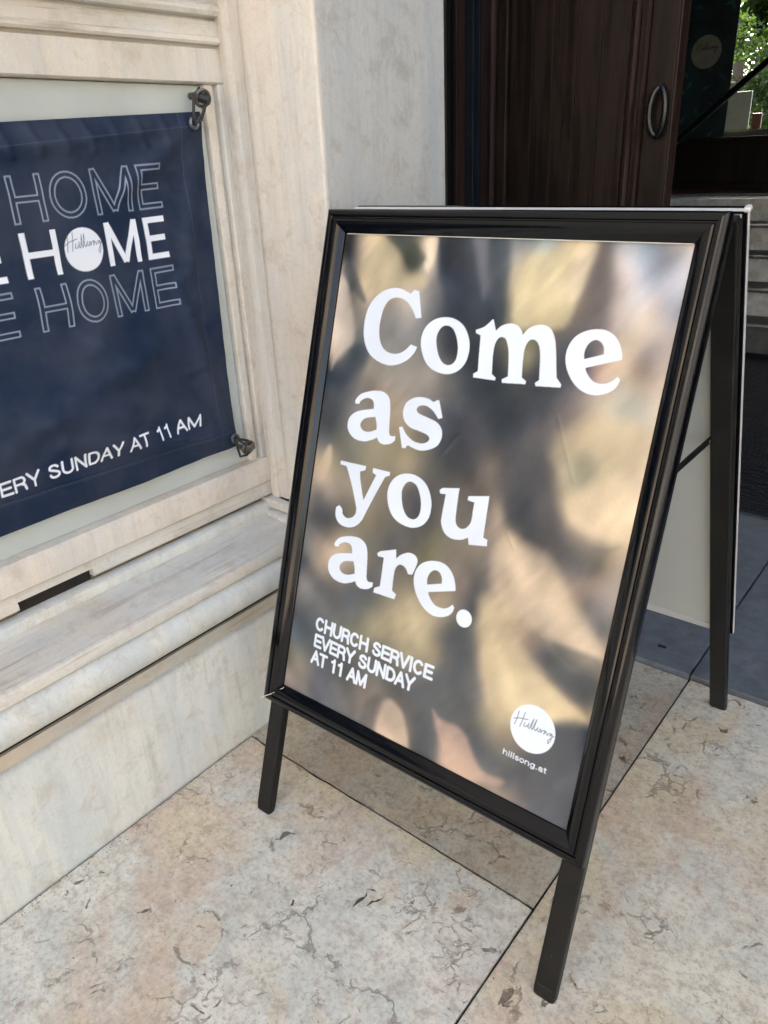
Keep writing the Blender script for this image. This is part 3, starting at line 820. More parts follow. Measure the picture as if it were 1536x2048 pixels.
# ---- traced glyph outlines (u, v, corner) in metres on the poster, and the colours of its foil print, fold sheen and reflections painted in (mm, mm, sRGB)
GLYPHS={"C":[[[-0.1345,1.048,1],[-0.1242,1.0463,1],[-0.1171,1.026,0],[-0.1102,1.005,1],[-0.121,1.0029,1],[-0.1313,1.0165,0],[-0.146,1.0287,0],[-0.1641,1.0335,0],[-0.1821,1.0281,0],[-0.1928,1.0117,0],[-0.1961,0.989,0],[-0.1933,0.9692,0],[-0.1845,0.9525,0],[-0.1704,0.9435,0],[-0.1509,0.9424,0],[-0.135,0.9492,0],[-0.1233,0.9607,1],[-0.1105,0.9579,1],[-0.1146,0.9477,0],[-0.126,0.9354,0],[-0.1445,0.9258,0],[-0.1661,0.9219,0],[-0.1898,0.9261,0],[-0.2102,0.937,0],[-0.224,0.956,0],[-0.23,0.9783,0],[-0.2288,1.0038,0],[-0.2189,1.0247,0],[-0.2021,1.0395,0],[-0.1811,1.0475,0],[-0.1623,1.0482,0],[-0.1475,1.0438,0],[-0.1399,1.0412,1]]],"o":[[[-0.0646,1.0101,0],[-0.0457,1.0082,0],[-0.0284,0.9993,0],[-0.017,0.9842,0],[-0.0119,0.9662,0],[-0.0136,0.9474,0],[-0.0231,0.9322,0],[-0.0385,0.9236,0],[-0.0556,0.9222,0],[-0.0757,0.9268,0],[-0.0914,0.9382,0],[-0.1017,0.9565,0],[-0.1043,0.9755,0],[-0.0979,0.993,0],[-0.084,1.0049,0]],[[-0.0607,0.9975,0],[-0.0485,0.994,0],[-0.0389,0.982,0],[-0.0329,0.9663,0],[-0.0324,0.9499,0],[-0.0375,0.9399,0],[-0.0468,0.9364,0],[-0.0577,0.9398,0],[-0.0672,0.9507,0],[-0.0739,0.9666,0],[-0.0756,0.9808,0],[-0.0699,0.9931,0]]],"m":[[[0.0217,1.014,1],[0.0288,0.9978,1],[0.0371,1.0057,0],[0.0504,1.0105,0],[0.0634,1.0094,0],[0.0723,1.003,0],[0.0763,0.9961,1],[0.0842,1.0063,0],[0.0954,1.0117,0],[0.1072,1.0134,0],[0.1189,1.0095,0],[0.1273,0.9985,0],[0.1332,0.982,0],[0.1435,0.9411,1],[0.1525,0.9326,1],[0.1525,0.9281,1],[0.1125,0.9249,1],[0.1108,0.9295,1],[0.1167,0.9343,1],[0.1102,0.9708,0],[0.1046,0.9854,0],[0.096,0.9911,0],[0.088,0.9881,0],[0.0837,0.9766,0],[0.0845,0.9568,0],[0.0875,0.9344,1],[0.0958,0.9297,1],[0.0957,0.9253,1],[0.0558,0.9221,1],[0.0542,0.9271,1],[0.064,0.9329,1],[0.0586,0.9649,0],[0.0524,0.9822,0],[0.0458,0.9889,0],[0.0368,0.988,0],[0.0318,0.9778,0],[0.0317,0.9619,0],[0.0356,0.9327,1],[0.0435,0.928,1],[0.0433,0.9241,1],[0.0039,0.9235,1],[0.0027,0.9291,1],[0.01,0.934,1],[0.0034,0.9885,1],[-0.0051,0.9911,1],[-0.006,0.9956,1],[0.0069,1.0014,0],[0.0153,1.0089,1],[0.0196,1.0138,1]]],"e":[[[0.1894,1.0151,0],[0.2039,1.0144,0],[0.2172,1.0079,0],[0.2273,0.9963,0],[0.2329,0.9826,0],[0.2331,0.9776,1],[0.1832,0.9605,1],[0.1859,0.9552,0],[0.1928,0.9476,0],[0.2018,0.9425,0],[0.2152,0.9422,0],[0.2252,0.9467,0],[0.2326,0.9543,1],[0.2369,0.9503,1],[0.2341,0.9407,0],[0.2261,0.9323,0],[0.212,0.926,0],[0.1966,0.9249,0],[0.1793,0.9309,0],[0.1651,0.9429,0],[0.1547,0.9587,0],[0.1504,0.9753,0],[0.1526,0.9905,0],[0.1603,1.0029,0],[0.1734,1.0111,0]],[[0.1788,0.9722,1],[0.1773,0.9826,0],[0.1806,0.9934,0],[0.1882,0.9998,0],[0.1973,0.9989,0],[0.204,0.9917,0],[0.2061,0.982,1]]],"a":[[[-0.2234,0.589,1],[-0.2237,0.596,0],[-0.2148,0.6068,0],[-0.1982,0.6139,0],[-0.1829,0.6174,0],[-0.1666,0.6175,0],[-0.1538,0.6105,0],[-0.1476,0.5958,0],[-0.1437,0.5667,0],[-0.1415,0.5521,0],[-0.1371,0.5471,0],[-0.1271,0.5482,1],[-0.1267,0.5408,1],[-0.1356,0.5337,0],[-0.1498,0.5302,0],[-0.1597,0.5327,0],[-0.1655,0.5394,1],[-0.1757,0.5335,0],[-0.1925,0.5276,0],[-0.2146,0.529,0],[-0.2297,0.5403,0],[-0.2332,0.555,0],[-0.2275,0.568,0],[-0.2129,0.5778,0],[-0.1823,0.5862,1],[-0.184,0.5955,0],[-0.1894,0.6015,0],[-0.2013,0.602,0],[-0.2126,0.5953,0],[-0.2145,0.59,1]],[[-0.1796,0.5725,1],[-0.1965,0.5677,0],[-0.205,0.5588,0],[-0.2041,0.5506,0],[-0.1959,0.5453,0],[-0.1835,0.5461,0],[-0.1694,0.5522,1],[-0.1712,0.5615,0],[-0.1763,0.5734,1]]],"s":[[[-0.0543,0.8794,1],[-0.0507,0.879,1],[-0.0395,0.8528,1],[-0.0468,0.8497,1],[-0.0595,0.8611,0],[-0.0741,0.8669,0],[-0.0873,0.8648,0],[-0.0922,0.8584,0],[-0.0864,0.8526,0],[-0.0675,0.8487,0],[-0.0486,0.844,0],[-0.0372,0.8342,0],[-0.0349,0.8199,0],[-0.0411,0.8065,0],[-0.0571,0.7971,0],[-0.0746,0.7932,0],[-0.0904,0.7953,0],[-0.0995,0.7969,0],[-0.1037,0.791,1],[-0.1106,0.791,1],[-0.1234,0.8239,1],[-0.1162,0.8256,1],[-0.105,0.8136,0],[-0.0895,0.8063,0],[-0.0738,0.8049,0],[-0.0619,0.8089,0],[-0.0577,0.8153,0],[-0.0634,0.821,0],[-0.0807,0.8242,0],[-0.0999,0.8271,0],[-0.1141,0.8361,0],[-0.1201,0.8502,0],[-0.1166,0.8646,0],[-0.1032,0.8753,0],[-0.0857,0.8796,0],[-0.0704,0.8785,0],[-0.0609,0.8755,0]]],"y":[[[-0.2379,0.7438,1],[-0.1799,0.7452,1],[-0.1802,0.7379,1],[-0.1913,0.7335,1],[-0.1875,0.719,0],[-0.1735,0.6857,1],[-0.1552,0.7344,1],[-0.1638,0.7373,1],[-0.164,0.7452,1],[-0.1267,0.7456,1],[-0.1265,0.7394,1],[-0.1355,0.7354,1],[-0.161,0.6738,0],[-0.1701,0.65,0],[-0.1831,0.6363,0],[-0.2012,0.6298,0],[-0.2195,0.6316,0],[-0.2305,0.642,0],[-0.2329,0.6581,0],[-0.2258,0.6645,1],[-0.2185,0.6588,0],[-0.216,0.6511,0],[-0.2061,0.646,0],[-0.1937,0.6496,0],[-0.1866,0.6582,0],[-0.1869,0.669,1],[-0.2042,0.7046,0],[-0.2233,0.7364,1],[-0.2377,0.737,1]]],"u":[[[-0.0214,0.7383,1],[-0.0163,0.7425,1],[0.0148,0.7488,1],[0.0152,0.733,0],[0.0162,0.7011,0],[0.02,0.6896,0],[0.0286,0.6856,0],[0.0384,0.6893,0],[0.0453,0.7009,0],[0.0455,0.7204,0],[0.0452,0.7325,1],[0.033,0.7334,1],[0.0331,0.74,1],[0.0694,0.7482,1],[0.0699,0.7419,0],[0.0704,0.7264,0],[0.0727,0.6822,1],[0.0806,0.6811,1],[0.0819,0.6708,1],[0.0486,0.6643,1],[0.045,0.6749,1],[0.0322,0.6679,0],[0.0139,0.6655,0],[-0.0005,0.6714,0],[-0.0091,0.6848,0],[-0.01,0.6997,0],[-0.0087,0.7337,1],[-0.0196,0.7325,1]]],"r":[[[-0.1261,0.6022,1],[-0.1204,0.6073,1],[-0.0874,0.6196,1],[-0.0849,0.6038,1],[-0.0764,0.6128,0],[-0.062,0.6207,0],[-0.0487,0.6199,0],[-0.0415,0.612,0],[-0.0435,0.5984,0],[-0.0473,0.5862,1],[-0.0558,0.5847,1],[-0.0622,0.5929,0],[-0.0706,0.5964,0],[-0.0785,0.5941,0],[-0.0842,0.5839,0],[-0.0852,0.5621,0],[-0.0844,0.5467,1],[-0.0747,0.5424,1],[-0.0768,0.5331,1],[-0.1232,0.5314,1],[-0.1224,0.5399,1],[-0.1115,0.546,1],[-0.1113,0.5706,0],[-0.111,0.5983,1],[-0.1235,0.5975,1]]]}
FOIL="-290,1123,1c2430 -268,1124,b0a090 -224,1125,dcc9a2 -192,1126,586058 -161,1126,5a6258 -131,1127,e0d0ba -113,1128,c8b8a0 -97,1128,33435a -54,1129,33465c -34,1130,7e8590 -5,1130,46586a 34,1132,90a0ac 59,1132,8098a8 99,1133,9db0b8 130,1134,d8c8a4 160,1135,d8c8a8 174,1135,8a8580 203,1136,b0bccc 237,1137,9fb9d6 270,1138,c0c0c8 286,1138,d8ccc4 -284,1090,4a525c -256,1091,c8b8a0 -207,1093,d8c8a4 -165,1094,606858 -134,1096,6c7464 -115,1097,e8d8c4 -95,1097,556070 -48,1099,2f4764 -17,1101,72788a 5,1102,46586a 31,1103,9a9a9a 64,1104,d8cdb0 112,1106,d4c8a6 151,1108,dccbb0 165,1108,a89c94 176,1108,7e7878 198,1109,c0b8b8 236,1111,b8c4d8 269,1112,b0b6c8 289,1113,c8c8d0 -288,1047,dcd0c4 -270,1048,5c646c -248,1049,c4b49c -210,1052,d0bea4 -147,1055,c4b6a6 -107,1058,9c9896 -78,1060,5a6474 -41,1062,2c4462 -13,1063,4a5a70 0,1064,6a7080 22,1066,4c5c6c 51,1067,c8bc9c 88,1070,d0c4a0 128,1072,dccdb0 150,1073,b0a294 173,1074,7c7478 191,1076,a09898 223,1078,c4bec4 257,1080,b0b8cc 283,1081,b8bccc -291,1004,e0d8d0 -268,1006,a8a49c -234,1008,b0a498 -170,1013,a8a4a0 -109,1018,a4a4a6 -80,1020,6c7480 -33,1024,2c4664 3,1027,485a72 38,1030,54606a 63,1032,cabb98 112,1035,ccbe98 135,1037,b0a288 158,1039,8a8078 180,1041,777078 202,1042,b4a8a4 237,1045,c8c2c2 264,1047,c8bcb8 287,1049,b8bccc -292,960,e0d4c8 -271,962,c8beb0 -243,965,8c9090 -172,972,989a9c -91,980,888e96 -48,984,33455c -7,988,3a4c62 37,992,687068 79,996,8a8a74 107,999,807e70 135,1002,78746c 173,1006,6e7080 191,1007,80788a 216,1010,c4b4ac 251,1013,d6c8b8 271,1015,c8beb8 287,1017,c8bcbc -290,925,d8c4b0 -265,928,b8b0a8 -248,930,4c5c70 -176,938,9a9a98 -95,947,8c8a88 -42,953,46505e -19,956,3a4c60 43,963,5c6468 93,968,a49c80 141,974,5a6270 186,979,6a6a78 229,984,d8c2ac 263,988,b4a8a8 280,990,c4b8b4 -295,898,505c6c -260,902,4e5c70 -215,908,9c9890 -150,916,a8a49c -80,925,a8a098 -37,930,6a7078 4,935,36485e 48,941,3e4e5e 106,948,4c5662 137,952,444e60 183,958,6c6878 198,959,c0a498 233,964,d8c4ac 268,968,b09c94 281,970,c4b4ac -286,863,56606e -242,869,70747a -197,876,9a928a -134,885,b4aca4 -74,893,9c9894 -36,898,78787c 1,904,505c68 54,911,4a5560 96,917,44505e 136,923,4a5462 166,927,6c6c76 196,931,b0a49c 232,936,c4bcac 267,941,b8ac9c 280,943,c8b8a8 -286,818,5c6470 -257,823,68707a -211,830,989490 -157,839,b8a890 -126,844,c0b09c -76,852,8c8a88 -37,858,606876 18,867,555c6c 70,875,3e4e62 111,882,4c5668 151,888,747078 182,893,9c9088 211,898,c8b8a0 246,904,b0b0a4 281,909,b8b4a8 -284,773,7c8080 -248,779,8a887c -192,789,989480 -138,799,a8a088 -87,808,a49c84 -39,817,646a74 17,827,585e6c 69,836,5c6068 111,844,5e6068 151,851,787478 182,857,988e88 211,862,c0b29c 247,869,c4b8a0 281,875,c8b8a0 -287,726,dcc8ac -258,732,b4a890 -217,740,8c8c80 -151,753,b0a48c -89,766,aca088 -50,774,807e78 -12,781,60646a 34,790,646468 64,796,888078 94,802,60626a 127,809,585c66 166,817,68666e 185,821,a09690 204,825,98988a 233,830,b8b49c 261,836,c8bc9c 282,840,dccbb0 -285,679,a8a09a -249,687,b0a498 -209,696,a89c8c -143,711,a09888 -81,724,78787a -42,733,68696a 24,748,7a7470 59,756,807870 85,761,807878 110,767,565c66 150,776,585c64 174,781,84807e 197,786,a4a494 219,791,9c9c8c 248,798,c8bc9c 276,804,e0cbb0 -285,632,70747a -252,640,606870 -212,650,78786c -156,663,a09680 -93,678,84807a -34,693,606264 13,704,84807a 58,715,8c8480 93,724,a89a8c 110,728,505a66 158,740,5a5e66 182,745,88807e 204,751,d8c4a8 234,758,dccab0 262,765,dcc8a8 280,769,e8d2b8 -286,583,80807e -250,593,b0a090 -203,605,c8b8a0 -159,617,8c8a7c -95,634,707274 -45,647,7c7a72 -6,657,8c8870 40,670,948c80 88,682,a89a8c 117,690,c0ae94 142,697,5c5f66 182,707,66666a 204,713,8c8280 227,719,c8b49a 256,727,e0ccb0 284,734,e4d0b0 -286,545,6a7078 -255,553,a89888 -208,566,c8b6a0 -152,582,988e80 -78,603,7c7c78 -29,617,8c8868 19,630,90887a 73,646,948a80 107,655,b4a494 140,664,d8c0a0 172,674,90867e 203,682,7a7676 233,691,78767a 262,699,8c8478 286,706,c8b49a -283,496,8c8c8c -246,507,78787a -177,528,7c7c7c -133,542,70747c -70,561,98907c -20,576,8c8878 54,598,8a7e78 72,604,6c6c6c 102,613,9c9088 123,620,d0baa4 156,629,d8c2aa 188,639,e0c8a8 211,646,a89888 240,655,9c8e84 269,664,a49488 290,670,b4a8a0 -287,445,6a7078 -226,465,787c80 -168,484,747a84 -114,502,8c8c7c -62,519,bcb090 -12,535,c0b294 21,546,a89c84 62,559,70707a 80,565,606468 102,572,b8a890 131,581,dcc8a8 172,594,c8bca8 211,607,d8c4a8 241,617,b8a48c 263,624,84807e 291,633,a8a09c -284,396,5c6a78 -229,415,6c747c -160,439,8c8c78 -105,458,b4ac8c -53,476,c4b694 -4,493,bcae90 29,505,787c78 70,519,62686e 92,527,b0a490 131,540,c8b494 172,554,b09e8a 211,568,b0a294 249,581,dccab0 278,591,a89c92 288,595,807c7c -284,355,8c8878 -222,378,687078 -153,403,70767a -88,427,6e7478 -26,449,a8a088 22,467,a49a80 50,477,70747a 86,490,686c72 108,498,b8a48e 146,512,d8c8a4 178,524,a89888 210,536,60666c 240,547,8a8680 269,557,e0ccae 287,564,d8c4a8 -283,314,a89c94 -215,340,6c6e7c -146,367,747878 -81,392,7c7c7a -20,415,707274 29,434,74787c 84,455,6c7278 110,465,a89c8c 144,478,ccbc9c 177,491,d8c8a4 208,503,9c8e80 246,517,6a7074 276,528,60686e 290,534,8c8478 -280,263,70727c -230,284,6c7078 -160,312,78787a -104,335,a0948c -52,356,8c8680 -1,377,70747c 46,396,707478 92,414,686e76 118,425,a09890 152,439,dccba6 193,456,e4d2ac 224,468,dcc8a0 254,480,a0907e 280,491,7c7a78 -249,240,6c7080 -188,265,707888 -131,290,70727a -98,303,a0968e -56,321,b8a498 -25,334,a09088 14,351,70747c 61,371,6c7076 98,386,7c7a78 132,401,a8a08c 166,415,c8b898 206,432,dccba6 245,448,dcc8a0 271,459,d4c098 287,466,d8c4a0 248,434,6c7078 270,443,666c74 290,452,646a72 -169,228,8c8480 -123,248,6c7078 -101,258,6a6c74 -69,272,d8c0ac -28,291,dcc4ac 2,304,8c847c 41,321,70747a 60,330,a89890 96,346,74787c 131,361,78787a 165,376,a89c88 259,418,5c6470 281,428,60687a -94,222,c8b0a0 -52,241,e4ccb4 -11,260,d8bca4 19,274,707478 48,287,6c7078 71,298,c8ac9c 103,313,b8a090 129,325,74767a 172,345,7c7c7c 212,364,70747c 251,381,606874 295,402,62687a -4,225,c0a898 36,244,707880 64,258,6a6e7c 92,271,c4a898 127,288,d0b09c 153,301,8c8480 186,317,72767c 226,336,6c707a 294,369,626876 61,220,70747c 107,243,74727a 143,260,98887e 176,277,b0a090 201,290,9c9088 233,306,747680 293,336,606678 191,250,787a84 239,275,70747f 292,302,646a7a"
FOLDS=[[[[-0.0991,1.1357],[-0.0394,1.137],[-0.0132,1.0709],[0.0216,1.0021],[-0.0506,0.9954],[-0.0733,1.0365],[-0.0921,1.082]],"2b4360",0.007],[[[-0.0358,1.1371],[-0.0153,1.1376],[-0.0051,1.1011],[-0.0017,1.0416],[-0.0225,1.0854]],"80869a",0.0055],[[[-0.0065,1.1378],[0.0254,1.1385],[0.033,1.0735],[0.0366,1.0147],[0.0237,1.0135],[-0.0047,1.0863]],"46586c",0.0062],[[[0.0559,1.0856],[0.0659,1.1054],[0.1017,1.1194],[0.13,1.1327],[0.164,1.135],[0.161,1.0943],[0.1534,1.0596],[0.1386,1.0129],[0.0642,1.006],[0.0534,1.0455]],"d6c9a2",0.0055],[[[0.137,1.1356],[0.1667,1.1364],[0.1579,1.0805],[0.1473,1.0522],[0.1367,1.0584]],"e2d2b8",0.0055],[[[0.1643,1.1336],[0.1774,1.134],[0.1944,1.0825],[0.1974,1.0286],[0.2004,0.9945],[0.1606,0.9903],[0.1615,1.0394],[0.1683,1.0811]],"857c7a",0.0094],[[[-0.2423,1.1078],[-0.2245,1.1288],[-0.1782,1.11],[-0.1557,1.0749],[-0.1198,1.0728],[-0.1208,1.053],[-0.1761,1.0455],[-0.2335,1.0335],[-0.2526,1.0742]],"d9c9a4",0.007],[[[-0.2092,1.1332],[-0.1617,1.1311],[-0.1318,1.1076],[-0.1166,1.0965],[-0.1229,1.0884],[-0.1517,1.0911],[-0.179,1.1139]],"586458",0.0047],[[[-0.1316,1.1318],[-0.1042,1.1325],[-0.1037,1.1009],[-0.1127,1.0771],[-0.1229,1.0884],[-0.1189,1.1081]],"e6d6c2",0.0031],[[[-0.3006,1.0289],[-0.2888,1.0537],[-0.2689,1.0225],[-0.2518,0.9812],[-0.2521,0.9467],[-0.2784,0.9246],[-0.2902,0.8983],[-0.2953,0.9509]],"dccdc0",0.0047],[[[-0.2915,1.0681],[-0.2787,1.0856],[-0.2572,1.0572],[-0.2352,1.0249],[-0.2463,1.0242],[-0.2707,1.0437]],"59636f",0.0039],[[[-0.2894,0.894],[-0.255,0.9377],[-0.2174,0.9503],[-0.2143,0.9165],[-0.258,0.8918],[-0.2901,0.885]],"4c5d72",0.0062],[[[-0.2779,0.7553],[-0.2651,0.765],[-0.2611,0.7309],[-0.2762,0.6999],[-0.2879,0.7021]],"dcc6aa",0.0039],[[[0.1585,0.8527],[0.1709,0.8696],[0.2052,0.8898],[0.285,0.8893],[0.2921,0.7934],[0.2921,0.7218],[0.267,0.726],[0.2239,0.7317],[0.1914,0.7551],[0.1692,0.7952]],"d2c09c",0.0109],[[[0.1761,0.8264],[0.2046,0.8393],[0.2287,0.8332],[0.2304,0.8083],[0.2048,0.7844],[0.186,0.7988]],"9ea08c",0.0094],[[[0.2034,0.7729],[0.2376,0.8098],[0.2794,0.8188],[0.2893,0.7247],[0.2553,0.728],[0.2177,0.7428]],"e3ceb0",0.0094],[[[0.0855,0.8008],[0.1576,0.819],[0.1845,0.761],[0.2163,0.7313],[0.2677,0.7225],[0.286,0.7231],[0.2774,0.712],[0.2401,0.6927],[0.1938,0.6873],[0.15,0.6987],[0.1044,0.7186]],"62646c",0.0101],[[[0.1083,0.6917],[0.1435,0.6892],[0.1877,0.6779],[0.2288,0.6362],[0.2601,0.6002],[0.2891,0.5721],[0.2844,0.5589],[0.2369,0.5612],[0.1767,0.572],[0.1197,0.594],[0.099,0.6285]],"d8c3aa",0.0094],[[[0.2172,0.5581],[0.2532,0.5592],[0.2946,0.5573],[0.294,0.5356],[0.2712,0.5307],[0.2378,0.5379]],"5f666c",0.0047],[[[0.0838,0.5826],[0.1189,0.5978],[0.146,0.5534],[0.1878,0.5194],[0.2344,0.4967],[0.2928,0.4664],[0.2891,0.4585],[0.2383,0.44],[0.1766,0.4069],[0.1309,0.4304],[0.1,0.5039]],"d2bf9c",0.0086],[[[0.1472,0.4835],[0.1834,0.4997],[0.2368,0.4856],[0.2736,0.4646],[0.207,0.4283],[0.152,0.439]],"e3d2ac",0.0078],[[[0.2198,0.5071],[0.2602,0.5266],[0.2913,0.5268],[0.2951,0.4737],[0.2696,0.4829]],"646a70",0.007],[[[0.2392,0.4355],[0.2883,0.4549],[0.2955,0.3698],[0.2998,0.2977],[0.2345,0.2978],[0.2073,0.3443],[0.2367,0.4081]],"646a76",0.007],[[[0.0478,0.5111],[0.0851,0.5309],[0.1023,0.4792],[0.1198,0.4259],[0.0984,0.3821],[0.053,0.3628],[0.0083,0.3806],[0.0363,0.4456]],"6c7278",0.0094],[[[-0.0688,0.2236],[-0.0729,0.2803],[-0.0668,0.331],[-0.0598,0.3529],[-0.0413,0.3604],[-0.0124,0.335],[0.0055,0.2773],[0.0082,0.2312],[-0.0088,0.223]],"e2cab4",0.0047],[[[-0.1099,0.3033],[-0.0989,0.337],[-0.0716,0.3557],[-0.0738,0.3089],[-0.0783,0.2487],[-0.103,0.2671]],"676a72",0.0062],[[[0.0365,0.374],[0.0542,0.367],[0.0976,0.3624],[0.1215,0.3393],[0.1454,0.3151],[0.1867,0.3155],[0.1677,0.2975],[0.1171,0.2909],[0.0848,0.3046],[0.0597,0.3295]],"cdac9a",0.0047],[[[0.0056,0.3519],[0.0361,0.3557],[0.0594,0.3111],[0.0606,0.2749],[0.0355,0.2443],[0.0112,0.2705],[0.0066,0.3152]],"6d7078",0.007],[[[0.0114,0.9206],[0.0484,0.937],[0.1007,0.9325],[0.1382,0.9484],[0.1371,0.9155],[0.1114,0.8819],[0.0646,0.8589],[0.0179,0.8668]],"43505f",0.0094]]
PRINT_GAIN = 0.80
# ------------------------------------------------------------------ print canvas
def arcp(cx, cy, rx, ry, a0, a1, n=10):
    return [(cx + rx * math.cos(math.radians(a0 + (a1 - a0) * i / n)), cy + ry * math.sin(math.radians(a0 + (a1 - a0) * i / n))) for i in range(n + 1)]

SANS = {
 'C': (1.0, [arcp(.50, .5, .40, .46, 42, 318, 16)]), 'H': (1.0, [[(.12, 0), (.12, 1)], [(.88, 0), (.88, 1)], [(.12, .52), (.88, .52)]]),
 'U': (1.0, [[(.12, 1), (.12, .36)] + arcp(.50, .36, .38, .32, 180, 360, 10) + [(.88, 1)]]),
 'R': (1.0, [[(.13, 0), (.13, .95), (.58, .95)] + arcp(.60, .71, .25, .24, 90, -90, 8) + [(.13, .47)], [(.58, .47), (.80, .34), (.88, 0)]]),
 'S': (.93, [arcp(.46, .73, .31, .22, 20, 200, 8) + arcp(.47, .26, .35, .22, 60, -180, 12)]),
 'E': (.90, [[(.84, .95), (.13, .95), (.13, .05), (.86, .05)], [(.13, .51), (.78, .51)]]),
 'V': (.93, [[(.04, 1), (.465, .03), (.89, 1)]]), 'I': (.39, [[(.19, 0), (.19, 1)]]),
 'Y': (.93, [[(.04, 1), (.465, .42), (.89, 1)], [(.465, .42), (.465, 0)]]), 'N': (1.0, [[(.12, 0), (.12, .98), (.88, .02), (.88, 1)]]),
 'D': (1.0, [[(.13, .05), (.13, .95), (.45, .95)] + arcp(.47, .5, .42, .45, 90, -90, 10) + [(.13, .05)]]),
 'A': (.93, [[(.04, 0), (.465, .98), (.89, 0)], [(.22, .34), (.71, .34)]]), 'T': (.85, [[(.02, .95), (.83, .95)], [(.425, .95), (.425, 0)]]),
 '1': (.77, [[(.18, .76), (.38, .82), (.46, .98), (.46, 0)]]), 'M': (1.16, [[(.12, 0), (.12, .97), (.58, .06), (1.04, .97), (1.04, 0)]]),
 'h': (.78, [[(.10, 0), (.10, 1)], [(.10, .45)] + arcp(.37, .45, .27, .27, 150, 0, 8) + [(.64, 0)]]), 'i': (.31, [[(.15, 0), (.15, .70)], [(.15, .90), (.15, 1)]]),
 'l': (.31, [[(.15, 0), (.15, 1)]]), 's': (.68, [arcp(.34, .53, .22, .17, 20, 220, 7) + arcp(.34, .20, .25, .17, 60, -170, 9)]),
 'o': (.78, [arcp(.39, .37, .31, .34, 0, 360, 16)]), 'n': (.78, [[(.10, 0), (.10, .70)], [(.10, .45)] + arcp(.37, .45, .27, .27, 150, 0, 8) + [(.64, 0)]]),
 'g': (.78, [arcp(.37, .37, .28, .32, 0, 360, 14), [(.66, .70), (.66, -.05)] + arcp(.38, -.05, .28, .2, 0, -150, 6)]), '.': (.39, [[(.19, .02), (.19, .09)]]),
 'a': (.76, [[(.12, .55)] + arcp(.34, .50, .24, .20, 150, 0, 6) + [(.60, 0)], arcp(.34, .22, .24, .19, 0, 360, 12)]), 't': (.40, [[(.18, .9), (.18, .12), (.34, .04)], [(.02, .68), (.36, .68)]]),
 ' ': (.39, [])}

